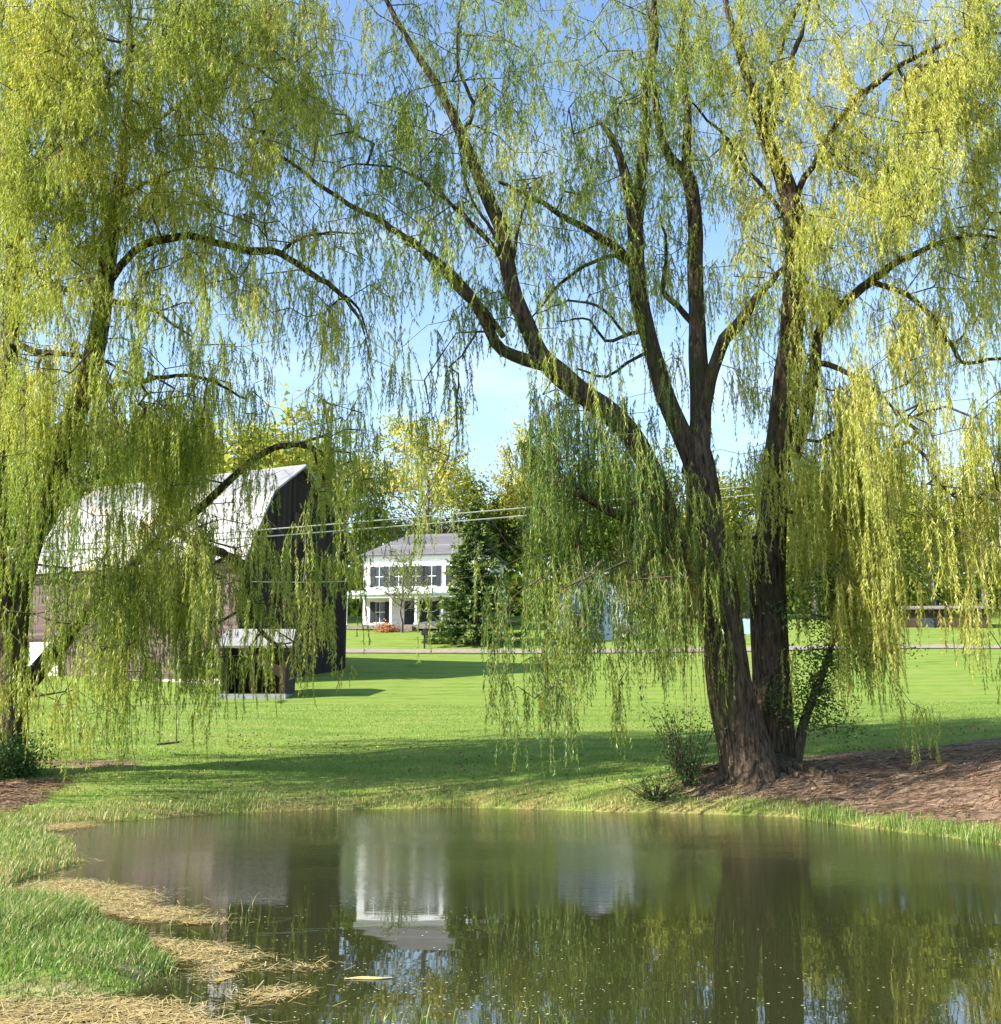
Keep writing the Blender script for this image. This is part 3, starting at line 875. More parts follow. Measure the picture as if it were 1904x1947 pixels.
RIGHT = [
    ("trunk", [(1428, 1490, 27.3, .80), (1420, 1440, 27.3, .64), (1402, 1370, 27.25, .55), (1386, 1290, 27.2, .51), (1377, 1200, 27.2, .45), (1366, 1110, 27.2, .42), (1346, 1030, 27.25, .42), (1338, 950, 27.3, .40), (1330, 880, 27.3, .37), (1318, 830, 27.3, .30)]),
    ("trunk", [(1468, 1480, 28.6, .66), (1468, 1420, 28.6, .53), (1468, 1330, 28.6, .48), (1464, 1240, 28.6, .46), (1460, 1150, 28.6, .45), (1460, 1080, 28.6, .42), (1470, 980, 28.6, .33), (1477, 880, 28.6, .31), (1490, 780, 28.6, .32), (1500, 690, 28.5, .32), (1507, 600, 28.5, .29), (1513, 510, 28.4, .28), (1508, 400, 28.2, .28), (1480, 310, 28.0, .22), (1450, 240, 27.8, .18), (1425, 160, 27.6, .12), (1400, 80, 27.5, .09), (1375, -20, 27.4, .07), (1350, -140, 27.3, .04)]),
    # big limb to the left
    ("limb", [(1330, 1085, 27.15, .32), (1292, 1045, 26.9, .30), (1267, 980, 26.6, .28), (1242, 905, 26.3, .26), (1205, 835, 26.1, .26), (1160, 785, 25.9, .26), (1110, 750, 25.7, .24), (1060, 708, 25.5, .25), (1028, 675, 25.4, .20), (1003, 620, 25.4, .19), (978, 560, 25.4, .18), (964, 500, 25.5, .18), (955, 440, 25.6, .16), (930, 380, 25.8, .16), (900, 310, 26.0, .14), (866, 230, 26.2, .12), (830, 160, 26.4, .10), (785, 90, 26.6, .08), (740, 10, 26.8, .06), (690, -100, 27, .03)]),
    ("limb", [(1045, 695, 25.45, .16), (1000, 684, 25.3, .15), (958, 668, 25.1, .13), (932, 632, 24.9, .12), (905, 590, 24.8, .11), (865, 540, 24.7, .10), (810, 485, 24.6, .08), (740, 425, 24.6, .07), (660, 380, 24.6, .055), (570, 325, 24.6, .04), (500, 280, 24.7, .03)]),
    ("limb", [(958, 640, 25.0, .07), (900, 560, 24.4, .06), (840, 500, 23.9, .045), (780, 455, 23.6, .03)]),
    ("limb", [(958, 500, 25.5, .07), (930, 455, 25.8, .06), (880, 405, 26.2, .05), (820, 355, 26.6, .04), (750, 318, 26.9, .03), (680, 310, 27.2, .025), (630, 335, 27.4, .015)]),
    ("limb", [(956, 490, 25.5, .06), (915, 440, 25.2, .045), (860, 390, 25.0, .035), (800, 345, 24.8, .025), (730, 290, 24.6, .018)]),
    ("limb", [(960, 480, 25.5, .05), (925, 420, 25.7, .04), (885, 350, 26, .035), (870, 240, 26.2, .03), (868, 120, 26.4, .02), (880, -10, 26.6, .012)]),
    ("limb", [(880, 260, 26.1, .07), (900, 190, 26.4, .05), (870, 120, 26.6, .04), (870, 50, 26.8, .03), (880, -30, 27, .02)]),
    ("limb", [(975, 495, 25.5, .05), (985, 440, 25.1, .04), (1000, 390, 24.8, .03)]),
    # middle limb
    ("limb", [(1320, 880, 27.3, .27), (1292, 815, 27.3, .23), (1268, 760, 27.4, .22), (1250, 700, 27.5, .21), (1234, 640, 27.6, .21), (1218, 580, 27.7, .23), (1212, 530, 27.7, .22), (1208, 450, 27.8, .20), (1200, 380, 27.8, .16), (1180, 300, 27.8, .11), (1160, 255, 27.8, .08), (1143, 234, 27.8, .05)]),
    ("limb", [(1212, 490, 27.7, .16), (1216, 380, 27.9, .15), (1222, 290, 28.1, .14), (1228, 200, 28.3, .13), (1240, 90, 28.5, .13), (1248, 10, 28.6, .09), (1260, -120, 28.7, .05)]),
    ("limb", [(1215, 505, 27.6, .13), (1160, 462, 27.0, .10), (1100, 430, 26.4, .08), (1030, 390, 25.9, .06), (950, 350, 25.4, .04)]),
    ("limb", [(1214, 520, 27.7, .10), (1170, 485, 28.0, .06), (1100, 520, 28.3, .05), (1050, 560, 28.5, .04), (1005, 605, 28.7, .02)]),
    ("limb", [(1236, 628, 27.6, .07), (1200, 634, 27.3, .05), (1155, 650, 27.1, .04), (1124, 614, 26.8, .03), (1058, 608, 26.4, .015)]),
    ("limb", [(1190, 636, 27.2, .04), (1145, 590, 26.7, .035), (1083, 578, 26.3, .028), (1017, 603, 26.0, .015)]),
    ("limb", [(1240, 665, 27.6, .05), (1190, 690, 28, .04), (1150, 715, 28.3, .035), (1100, 700, 28.6, .025)]),
    # central limb
    ("limb", [(1322, 900, 27.35, .32), (1330, 830, 27.5, .27), (1332, 760, 27.7, .25), (1328, 680, 27.9, .23), (1325, 590, 28.1, .21), (1322, 500, 28.2, .20), (1322, 430, 28.3, .19), (1310, 340, 28.4, .18), (1280, 305, 28.5, .13), (1260, 270, 28.6, .11), (1248, 200, 28.8, .09), (1240, 120, 29, .06), (1230, 0, 29.2, .04)]),
    ("limb", [(1306, 320, 28.4, .13), (1306, 260, 28.2, .12), (1308, 200, 28.0, .11), (1298, 130, 27.8, .08), (1300, 40, 27.6, .06), (1310, -80, 27.5, .04)]),
    ("limb", [(1325, 620, 28.1, .10), (1290, 585, 28.6, .08), (1262, 550, 28.9, .07), (1268, 480, 29.1, .05), (1260, 420, 29.3, .03)]),
    ("limb", [(1335, 790, 27.6, .19), (1362, 690, 27.4, .15), (1392, 635, 27.3, .16), (1425, 590, 27.2, .12), (1480, 522, 27.0, .07), (1540, 470, 26.8, .04)]),
    # back trunk's limbs
    ("limb", [(1476, 910, 28.5, .2), (1518, 830, 28.6, .19), (1540, 750, 28.7, .17), (1553, 680, 28.8, .15), (1566, 625, 28.9, .14), (1600, 580, 29.0, .12), (1655, 535, 29.1, .12), (1730, 490, 29.2, .09), (1800, 460, 29.2, .06), (1880, 450, 29.2, .04), (1980, 480, 29.2, .02)]),
    ("limb", [(1655, 535, 29.1, .08), (1740, 570, 28.7, .07), (1800, 640, 28.3, .06), (1840, 690, 28.0, .05), (1905, 685, 27.8, .04), (1980, 720, 27.6, .02)]),
    ("limb", [(1508, 440, 28.3, .11), (1530, 340, 28.0, .08), (1580, 250, 27.6, .07), (1650, 170, 27.2, .08), (1740, 110, 26.9, .06), (1830, 75, 26.6, .045), (1910, 60, 26.4, .03), (2020, 90, 26.2, .015)]),
    ("limb", [(1452, 245, 27.8, .11), (1468, 160, 28.1, .09), (1490, 80, 28.3, .08), (1520, 0, 28.5, .06), (1560, -120, 28.7, .03)]),
    ("limb", [(1462, 265, 27.9, .10), (1485, 180, 27.5, .08), (1510, 95, 27.2, .07), (1538, 0, 27.0, .05), (1580, -130, 26.8, .03)]),
    ("limb", [(1440, 220, 27.8, .07), (1420, 130, 28.2, .06), (1405, 40, 28.4, .05), (1420, -60, 28.6, .03)]),
    ("limb", [(1500, 420, 28.2, .07), (1430, 330, 28.6, .05), (1370, 250, 28.9, .04), (1300, 180, 29.1, .02)]),
    ("limb", [(1560, 300, 27.7, .07), (1620, 330, 26.8, .06), (1690, 360, 26.2, .05), (1760, 420, 25.8, .03)]),
    ("limb", [(1550, 690, 28.8, .08), (1600, 700, 28.0, .07), (1660, 740, 27.3, .05), (1720, 800, 26.9, .03)]),
    # low dead limb on the left
    ("limb", [(1275, 1015, 26.75, .16), (1242, 1000, 26.4, .14), (1185, 984, 26.0, .12), (1140, 962, 25.7, .09), (1085, 935, 25.4, .05), (1030, 928, 25.2, .02)]),
    ("limb", [(1190, 986, 26.0, .09), (1215, 945, 26.4, .07), (1235, 905, 26.5, .06)]),
    ("limb", [(1205, 990, 26.1, .07), (1200, 1030, 25.8, .06), (1215, 1075, 25.5, .05), (1218, 1120, 25.3, .03)]),
    ("limb", [(1290, 1060, 26.9, .10), (1250, 1045, 26.3, .08), (1225, 1070, 25.9, .06), (1195, 1110, 25.6, .03)]),
    ("limb", [(1372, 1025, 27.2, .05), (1405, 1022, 27.6, .05), (1440, 1018, 28.2, .04)]),
]
LEFT = [
    ("trunk", [(12, 1500, 27.6, .62), (14, 1440, 27.6, .46), (20, 1370, 27.6, .40), (22, 1300, 27.6, .36), (25, 1220, 27.6, .32), (34, 1130, 27.6, .30), (58, 1030, 27.6, .29), (95, 930, 27.6, .28), (135, 810, 27.7, .27), (165, 725, 27.8, .27), (188, 630, 27.9, .24), (200, 540, 28.0, .22), (215, 430, 28.1, .18), (235, 290, 28.2, .14), (246, 150, 28.2, .11), (244, 10, 28.2, .08), (230, -160, 28.2, .04)]),
    ("limb", [(18, 1260, 27.6, .26), (2, 1150, 27.2, .22), (-4, 1000, 26.9, .2), (4, 860, 26.7, .2), (14, 720, 26.6, .2), (22, 600, 26.6, .2), (28, 500, 26.5, .17), (42, 370, 26.3, .13), (50, 220, 26.1, .1), (42, 60, 26, .07), (30, -120, 26, .04)]),
    # low limb that sweeps up to the right
    ("limb", [(20, 1345, 27.5, .24), (60, 1290, 27.9, .22), (115, 1225, 28.6, .20), (170, 1160, 29.4, .16), (235, 1090, 30.2, .14), (300, 1030, 30.8, .13), (370, 975, 31.0, .11), (430, 920, 31.0, .10), (475, 880, 30.8, .095), (520, 852, 30.6, .085), (570, 846, 30.4, .065), (612, 862, 30.2, .06), (640, 890, 30.0, .03)]),
    ("limb", [(540, 850, 30.5, .07), (580, 842, 30.9, .05), (625, 828, 31.2, .03)]),
    ("limb", [(595, 850, 30.3, .06), (612, 900, 30.0, .05), (635, 950, 29.8, .035), (660, 1000, 29.6, .02)]),
    ("limb", [(330, 1005, 30.9, .12), (375, 1032, 30.4, .12), (420, 1052, 30.0, .12), (455, 1068, 29.6, .11), (478, 1130, 29.3, .08), (492, 1200, 29.1, .06), (540, 1235, 29.0, .045), (575, 1270, 28.9, .025)]),
    ("limb", [(200, 545, 28.0, .11), (255, 480, 27.6, .10), (330, 452, 27.2, .10), (420, 465, 26.9, .09), (480, 480, 26.7, .10), (530, 484, 26.6, .085), (580, 518, 26.4, .075), (640, 552, 26.3, .06), (670, 590, 26.2, .045), (692, 640, 26.1, .02)]),
    ("limb", [(535, 484, 26.6, .05), (555, 460, 26.3, .04), (610, 440, 26.0, .03), (690, 440, 25.8, .015)]),
    ("limb", [(655, 562, 26.3, .04), (680, 585, 26.5, .03), (700, 640, 26.6, .015)]),
    ("limb", [(30, 490, 26.5, .10), (65, 518, 26.2, .085), (130, 545, 25.8, .07), (210, 572, 25.5, .06), (300, 594, 25.2, .04), (370, 640, 25, .02)]),
    ("limb", [(12, 640, 26.6, .09), (55, 662, 26.2, .075), (120, 668, 25.8, .06), (190, 690, 25.4, .04), (260, 720, 25.1, .02)]),
    ("limb", [(45, 350, 26.3, .07), (110, 250, 25.7, .05), (200, 170, 25.3, .035), (300, 130, 25, .025), (420, 110, 24.8, .012)]),
    ("limb", [(236, 290, 28.2, .06), (320, 215, 28.5, .05), (420, 150, 28.8, .035), (520, 118, 29, .022), (620, 100, 29.2, .012)]),
    ("limb", [(222, 380, 28.1, .06), (300, 340, 28.4, .045), (400, 320, 28.7, .03), (470, 340, 29, .02), (540, 380, 29.2, .012)]),
    ("limb", [(20, 560, 26.6, .12), (-60, 440, 26.5, .1), (-150, 330, 26.5, .08), (-260, 260, 26.6, .05), (-380, 260, 26.8, .03)]),
    ("limb", [(0, 900, 26.7, .12), (-80, 780, 27.2, .1), (-180, 700, 27.6, .07), (-300, 680, 28, .04)]),
    ("limb", [(5, 1080, 27.0, .1), (-70, 1000, 26.2, .08), (-160, 960, 25.5, .06), (-260, 980, 25, .03)]),
    ("limb", [(150, 760, 27.7, .09), (200, 740, 28.6, .08), (280, 720, 29.4, .06), (380, 720, 30, .045), (470, 760, 30.5, .03)]),
]

def build_willow(limbs, label, tassels, base):
    root = thing("willow_tree", label, "tree", base)
    pos, rad, par = [], [], []
    for nm, pts in limbs:
        c = L_(pts)
        p, r = c[:, :3], np.maximum(c[:, 3], .01)
        n = 20 if r.max() > .3 else (12 if r.max() > .1 else 8)
        if nm == "trunk" or r.max() > .2:
            n = 28
            v, f = tube_arrays(p, r, n, 0.13, len(pos))
        else:
            # a little crookedness
            k = np.arange(len(p))
            w = np.c_[fbm(k * .25, k * 0 + 1.3, len(pos)), fbm(k * .25, k * 0 + 7.1, len(pos) + 3), fbm(k * .25, k * 0 + 3.7, len(pos) + 5)] - .5
            p = p + w * 0.30 * np.minimum(1, k / 6)[:, None]
            v, f = tube_arrays(p, r, n, 0.10, len(pos))
        add(nm, np_mesh(nm, v, f, 4, True), M['willow_bark'], root)
        pos.append(p); rad.append(r)
    LP = np.vstack(pos); LR = np.concatenate(rad)
    # usable nodes: limbs, not the thick lower trunk
    keep = LR < 0.33
    node = LP[keep]; nrad = LR[keep]
    n0 = len(node)
    top = tassels
    d0 = np.full(len(top), 1e9)
    for i in range(0, n0, 400):
        d0 = np.minimum(d0, np.linalg.norm(top[:, None] - node[None, i:i + 400], axis=2).min(1))
    order = np.argsort(d0)
    cap = n0 + len(top) * 4
    NP = np.zeros((cap, 3)); NP[:n0] = node; PAR = np.full(cap, -1); cnt = n0
    DEPTH = np.zeros(cap)
    tips = np.zeros(len(top), int)
    for i in order:
        q = top[i]
        dv = q - NP[:cnt]
        d = np.sqrt((dv ** 2).sum(1))
        cost = d * (1 + 0.35 * (dv[:, 2] > 0.3)) + 0.12 * DEPTH[:cnt]
        j = int(np.argmin(cost)); dist = d[j]
        a = NP[j]; k = max(1, min(4, int(dist / .5)))
        prev = j
        hor = math.hypot(q[0] - a[0], q[1] - a[1])
        for s in range(1, k + 1):
            t_ = s / k
            x = a * (1 - t_) + q * t_
            x = x + np.array([0, 0, 0.30 * hor * 4 * t_ * (1 - t_) * .5]) + (rng.normal(size=3) * .06 * dist ** .5 if s < k else 0)
            NP[cnt] = x; PAR[cnt] = prev; DEPTH[cnt] = DEPTH[prev] + dist / k; prev = cnt; cnt += 1
        tips[i] = prev
    load = np.zeros(cnt)
    load[tips] += 1
    for i in range(cnt - 1, n0 - 1, -1):
        load[PAR[i]] += load[i]
    r = 0.0058 * np.maximum(load, 1) ** 0.5
    r = np.minimum(r, .06)
    idx = np.arange(n0, cnt)
    pr = r[PAR[idx]]; pr = np.where(PAR[idx] < n0, r[idx], np.minimum(pr, r[idx] * 1.5))
    tv, tf = prisms(NP[PAR[idx]], NP[idx], pr, r[idx], 4)
    return root, (tv, tf), NP[tips]

def strands(tops, yel, lens, nst, stiff):
    """hanging leafy shoots below each twig end"""
    rep = np.repeat(np.arange(len(tops)), nst)
    n = len(rep)
    start = tops[rep] + rng.normal(size=(n, 3)) * np.array([.13, .16, .10])
    Ln = lens[rep] * rng.uniform(.45, 1.25, n)
    ph = rng.uniform(0, 2 * np.pi, n)
    out = np.c_[np.cos(ph), np.sin(ph)] * (rng.uniform(.05, .45, n) * np.minimum(Ln, 1.0) * stiff[rep])[:, None]
    lift = rng.uniform(0.0, .12, n) * stiff[rep]
    wob = rng.uniform(0, 2 * np.pi, n); wa = rng.uniform(.01, .05, n)
    drift = rng.normal(size=n) * (.05 + .16 * np.clip((stiff[rep] - .5) * 2, 0, 1)) + .03
    def at(i, u):
        x = start[i, 0] + out[i, 0] * (1 - np.exp(-3 * u)) + wa[i] * np.sin(wob[i] + 5 * u) + drift[i] * u * Ln[i]
        y = start[i, 1] + out[i, 1] * (1 - np.exp(-3 * u)) + wa[i] * np.cos(wob[i] * 1.7 + 4 * u)
        z = start[i, 2] - Ln[i] * u + lift[i] * np.sin(np.minimum(u * 2, 1) * np.pi) 
        return np.stack([x, y, z], -1)
    nl = np.maximum(5, (Ln / 0.022).astype(int))
    li = np.repeat(np.arange(n), nl)
    u = rng.uniform(.02, 1.0, len(li))
    c = at(li, u)
    az = rng.uniform(0, 2 * np.pi, len(li))
    down = rng.uniform(.7, 3.0, len(li))
    d = unit(np.stack([np.cos(az), np.sin(az), -down], -1))
    ln = rng.uniform(.08, .155, len(li)) * (1.05 - .35 * u)
    wd = rng.uniform(.015, .026, len(li))
    v = leaf_tris(c, d, ln, wd)
    ty = yel[rep[li]] + rng.normal(size=len(li)) * .11 + (rng.normal(size=n) * .07)[li]
    # the shoot itself as a thin stick
    seg = 4
    us = np.linspace(0, 1, seg + 1)
    pts = np.stack([at(np.arange(n), np.full(n, w)) for w in us], 1)
    a = pts[:, :-1].reshape(-1, 3); b = pts[:, 1:].reshape(-1, 3)
    rr = np.tile(np.linspace(.0055, .003, seg), n)
    sv, sf = prisms(a, b, rr, rr * .8, 3)
    return v, np.clip(ty, 0, 1), sv, sf

# limb samples in print coordinates decide which willow a tassel belongs to and how far off it hangs
def limb_px(limbs):
    out = []
    for nm, pts in limbs:
        q = catmull(np.array(pts, float)[:, :3] * np.array([.01, .01, 1]), .15)
        r = np.interp(np.linspace(0, 1, len(q)), np.linspace(0, 1, len(pts)), np.array(pts)[:, 3])
        out.append(np.c_[q[r < .33][:, :2] * 100, q[r < .33][:, 2]])
    return np.vstack(out)
PXR, PXL = limb_px(RIGHT), limb_px(LEFT)
tx, ty = [], []
LAI_T = 22
for r_, yy in enumerate(_RY):
    dy_ = 100 if yy < 1400 else 50
    for c_ in range(_DEN.shape[1]):
        cov = _DEN[r_, c_]
        if cov <= 0: continue
        xc = _X0 + 50 + 100 * c_
        off = (yy < 0) or xc < 0 or xc > 1904
        lai = -math.log(1 - min(cov, .93)) * (0.6 if off else 0.95)
        if xc < 650 and yy < 650: lai *= 1.2
        if xc > 1380: lai *= 1.25
        n = rng.poisson(1.75 * lai * LAI_T * dy_ / 100)
        tx.append(xc + rng.uniform(-52, 52, n)); ty.append(yy + rng.uniform(-dy_ * .52, dy_ * .52, n))
tx = np.concatenate(tx); ty = np.concatenate(ty)
# the foliage hangs in clumps with thinner air between them
cl_ = fbm(tx / 55, ty / 95, 201, 3)
kp = rng.random(len(tx)) < np.where(ty < 500, .40, .25) + 1.1 * sstep(cl_, .36, .62)
tx, ty, cl_ = tx[kp], ty[kp], cl_[kp]
def nearest(px, x, y):
    best = np.full(len(x), 1e9); D = np.zeros(len(x))
    for i in range(0, len(px), 300):
        d = np.hypot(x[:, None] - px[None, i:i + 300, 0], (y[:, None] - px[None, i:i + 300, 1]))
        k = d.argmin(1); m = d[np.arange(len(x)), k]
        u = m < best; best[u] = m[u]; D[u] = px[i:i + 300, 2][k[u]]
    return best, D
dR, DR = nearest(PXR, tx, ty); dL, DL = nearest(PXL, tx, ty)
isR = (dR < dL) & (tx > 420) | (tx > 760)
Dp = np.where(isR, DR, DL) + rng.normal(size=len(tx)) * 1.5
Dp = Dp - np.where(isR, 0.0, 3.2) * (1 - sstep(ty, 50, 450))
Dp = Dp - np.where(isR, 0.0, 1.0) * sstep(ty, 650, 850)
Dp = np.clip(Dp, 20.5, 32.5)
Len = rng.uniform(.40, .95, len(tx)) * (1 + .75 * sstep(ty, 350, 900))
Len = np.where((tx > 1500) & (ty > 600), Len * 1.12, Len)
yel = yellowness(tx, ty) + 0.55 * (fbm(tx / 70, ty / 150, 207, 2) - .5)
stiff = 1.0 - 0.55 * sstep(ty, 350, 900)
top = P(tx, ty, Dp); top[:, 2] += Len * .5
low = top[:, 2] - Len * 1.15 < 0.75
top[low, 2] = np.maximum(top[low, 2], 0.75 + Len[low] * 1.15)
for flag, limbs, label, bx in ((isR, RIGHT, "huge multi-trunked weeping willow rooted in the bare bank across the pond", (6.0, 27.9)),
                              (~isR, LEFT, "slender trunked weeping willow that a swing hangs from", (-11.8, 27.6))):
    base = (bx[0], bx[1], float(height(bx[0], bx[1])))
    root, (tv, tf), tips = build_willow(limbs, label, top[flag], base)
    v, tint, sv, sf = strands(tips, yel[flag], Len[flag], 6, stiff[flag])
    # crown: leaves (triangles) and shoots are separate meshes under the crown
    cr = add("crown", tri_mesh("crown", v, tint), M['willow_leaf'], root)
    add("branches", np_mesh("branches", tv, tf, 4), M['twig'], root)
    add("shoots", np_mesh("shoots", sv, sf, 4), M['withe'], cr)
    if limbs is RIGHT:
        nb_ = 46
        bx_ = rng.uniform(1185, 1335, nb_); by_ = rng.uniform(1000, 1120, nb_)
        bt_ = P(bx_, by_, rng.uniform(25.6, 26.9, nb_))
        v2, t2, sv2, sf2 = strands(bt_, np.full(nb_, .72), rng.uniform(1.4, 2.9, nb_), 5, np.full(nb_, .3))
        few = np.repeat(rng.random(len(t2)) < .16, 3)
        add("shoots", np_mesh("shoots", sv2, sf2, 4), M['brown_withe'], cr)
        add("sparse_leaves", tri_mesh("sparse_leaves", v2[few], t2[few[::3]]), M['willow_leaf'], cr)
        # roots that clutch the bank
        for i, (ang, ln) in enumerate([(-2.7, 2.4), (-1.95, 1.5), (-.95, 1.7), (-.45, 2.6), (-.1, 2.2), (.4, 1.4), (3.0, 1.8)]):
            k = np.linspace(0, 1, 9)
            a_ = ang + .35 * np.sin(k * 3 + i)
            rxp = 6.05 + np.cumsum(np.r_[.35 * math.cos(ang), np.cos(a_[1:]) * ln / 8]); ryp = 27.7 + np.cumsum(np.r_[.35 * math.sin(ang), np.sin(a_[1:]) * ln / 8])
            rzp = height(rxp, ryp) + np.linspace(.10, -.07, 9)
            vv, ff = tube_arrays(np.c_[rxp, ryp, rzp], np.linspace(.15, .03, 9), 10, .3, i)
            add("root", np_mesh("root", vv, ff, 4, True), M['willow_bark'], root)

# ------------------------------------------------------------------ swing
sD = 30.9
s0, s1 = P(303, 1415, sD), P(337, 1411, sD)
sc_ = (s0 + s1) / 2
sw = thing("rope_swing", "small plank swing hanging on two ropes over the lawn", "swing", tuple(sc_))
g = MB()
d_ = unit(s1 - s0); F = lambda p: tuple(sc_ + d_ * p[0] + np.array([0, 1, 0]) * p[1] + np.array([0, 0, 1]) * p[2])
g.box((-.27, -.11, -.035), (.27, .11, .02), F)
add("seat", g.mesh("seat"), plain("swing_board", (.05, .04, .03), .8), sw)
for sx, tp in ((-.22, P(304, 1026, 30.85)), (.22, P(333, 1004, 30.92))):
    a = np.array(F((sx, 0, .02)))
    k = np.linspace(0, 1, 9)[:, None]
    p = a * (1 - k) + tp * k
    v, f = tube_arrays(p, np.full(9, .012), 6)
    add("rope", np_mesh("rope", v, f, 4, True), M['rope'], sw)

# ------------------------------------------------------------------ background trees
def broad_tree(H, Rr, tint, dens=1.0, bare=0.25, seed=0, leaf=.34, trunk_r=.28):
    """returns trunk+limb arrays and leaf arrays at the origin"""
    rg = np.random.default_rng(seed)
    tvs, tfs, nb = [], [], 0
    def put(p, r, n=7):
        nonlocal nb
        v, f = tube_arrays(np.array(p), np.array(r), n); tvs.append(v); tfs.append(f + nb); nb += len(v)
    k = np.linspace(0, 1, 8)
    tr = np.c_[np.cumsum(rg.normal(size=8) * .12), np.cumsum(rg.normal(size=8) * .12), k * H * .8]
    put(tr, trunk_r * (1 - .85 * k) + .02)
    ends = []
    nl = 26
    for i in range(nl):
        h = H * (.22 + .56 * i / nl); az = i * 2.4 + rg.normal() * .3
        ln = Rr * (1.05 - .45 * (i / nl)) * rg.uniform(.7, 1.05)
        b0 = np.array([np.interp(h, tr[:, 2], tr[:, 0]), np.interp(h, tr[:, 2], tr[:, 1]), h])
        up = rg.uniform(.5, 1.1)
        q = np.linspace(0, 1, 5)[:, None]
        p = b0 + q * ln * np.array([math.cos(az), math.sin(az), up]) + np.r_[np.zeros((1, 3)), rg.normal(size=(4, 3)) * ln * .05]
        r0 = trunk_r * (.42 - .28 * i / nl)
        put(p, np.linspace(r0, .03, 5), 5)
        ends += [p[-1], p[3], p[2]]
        for _ in range(5):
            s = p[rg.integers(1, 5)]; dd = unit(rg.normal(size=3) + np.array([math.cos(az), math.sin(az), .8]))
            e = s + dd * ln * rg.uniform(.25, .5)
            put(np.linspace(s, e, 3), [.05, .035, .015], 4)
            ends += [e, (s + e) / 2]
    ends = np.array(ends); ends = ends[ends[:, 2] > H * bare]
    nc = len(ends)
    per = int(26 * dens)
    jit = rg.random(nc)
    cc = np.repeat(np.arange(nc), per)
    rad = Rr * .15 * (0.6 + .9 * jit)
    c = ends[cc] + rg.normal(size=(len(cc), 3)) * (rad[cc] * .62)[:, None]
    d = unit(rg.normal(size=(len(cc), 3)) + np.array([0, 0, -.3]))
    v = leaf_tris(c, d, rg.uniform(.7, 1.3, len(cc)) * leaf, rg.uniform(.6, 1.1, len(cc)) * leaf * .75)
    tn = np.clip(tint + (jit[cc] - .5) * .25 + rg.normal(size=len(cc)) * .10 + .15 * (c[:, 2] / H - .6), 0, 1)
    return np.vstack(tvs), np.vstack(tfs), v, tn

PROTO = {
    'yellow': broad_tree(21, 5.6, .88, .75, .5, 1, .36),
    'olive': broad_tree(19, 6.0, .62, 1.1, .2, 2, .40),
    'green': broad_tree(17, 6.0, .42, 1.6, .12, 3, .42),
    'round': broad_tree(13, 5.2, .70, 1.3, .12, 4, .36),
    'brown': broad_tree(12, 4.6, .5, .28, .3, 5, .20, .16),
}
BG = [  # px x, px top y, D, kind, width factor, label
    (815, 742, 114, 'yellow', 1.0, "tall pale tree with bright yellow top and bare grey branches behind the white house"),
    (1000, 775, 122, 'yellow', .75, "narrow tree with a pale yellow tip rising left of the big willow limb"),
    (660, 800, 120, 'olive', 1.0, "olive green tree rising right behind the barn's ridge"),
    (560, 760, 128, 'olive', 1.0, "broad yellow-green tree standing farther back behind the barn roof"),
    (430, 720, 112, 'round', 1.35, "tall rounded yellow-green tree over the barn's long roof"),
    (300, 770, 118, 'green', 1.0, "green tree behind the middle of the barn's long roof"),
    (150, 740, 112, 'olive', 1.0, "olive tree behind the far end of the barn"),
    (20, 760, 108, 'green', 1.0, "green tree beyond the slender willow's trunk"),
    (-120, 740, 105, 'olive', 1.0, "olive tree just outside the frame beyond the slender willow"),
    (1110, 860, 116, 'green', 1.0, "dense green tree right behind the pale garage"),
    (930, 880, 126, 'green', 1.0, "dark green tree directly behind the spruce"),
    (1210, 820, 124, 'olive', .9, "yellow-green tree seen under the big willow's leaning limb"),
    (1290, 900, 112, 'round', 1.0, "rounded yellow-green tree just left of the big willow's front trunk"),
    (1410, 850, 118, 'olive', 1.0, "yellowish tree filling the gap between the big willow's trunks"),
    (1540, 880, 113, 'round', 1.1, "rounded tree right of the big willow's back trunk"),
    (1660, 850, 122, 'green', 1.0, "green tree behind the long bright hanging willow strands"),
    (1760, 860, 116, 'olive', 1.0, "yellow-green tree over the brown shed's left end"),
    (1850, 830, 114, 'yellow', .95, "sparse yellow tree right over the brown shed"),
    (1960, 800, 116, 'olive', 1.0, "olive tree behind the utility pole"),
    (2090, 820, 118, 'green', 1.0, "green tree just outside the frame past the utility pole"),
    (725, 985, 112, 'brown', .8, "low bare brownish tree behind the white house's roof"),
    (880, 960, 116, 'brown', .9, "bare twiggy tree between the yellow tree and the spruce"),
]
proto_done = {}
for (px, py, D, kind, wf, label) in BG:
    bp = P(px, py, D); x = float(bp[0]); z0 = float(height(x, D)); Ht = float(bp[2]) - z0
    bt, bf, lv, lt = PROTO[kind]
    H0 = lv.reshape(-1, 3)[:, 2].max()
    s = Ht / H0
    root = thing("yellow_tree" if kind == 'yellow' else ("bare_tree" if kind == 'brown' else "deciduous_tree"), label, "tree", (0, 0, 0), "trees behind the house and barn")
    if kind not in proto_done:
        tk = add("trunk", np_mesh("trunk", bt, bf, 4, True), M['bg_bark'], root)
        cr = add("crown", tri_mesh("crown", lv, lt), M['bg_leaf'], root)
        proto_done[kind] = (tk, cr)
    else:
        for src in proto_done[kind]:
            c_ = src.copy(); COL.objects.link(c_); c_.parent = root
    root.location = (x, D, z0 - .2); root.scale = (s * wf, s * wf, s); root.rotation_euler = (0, 0, (px * 1.37) % 6.28)

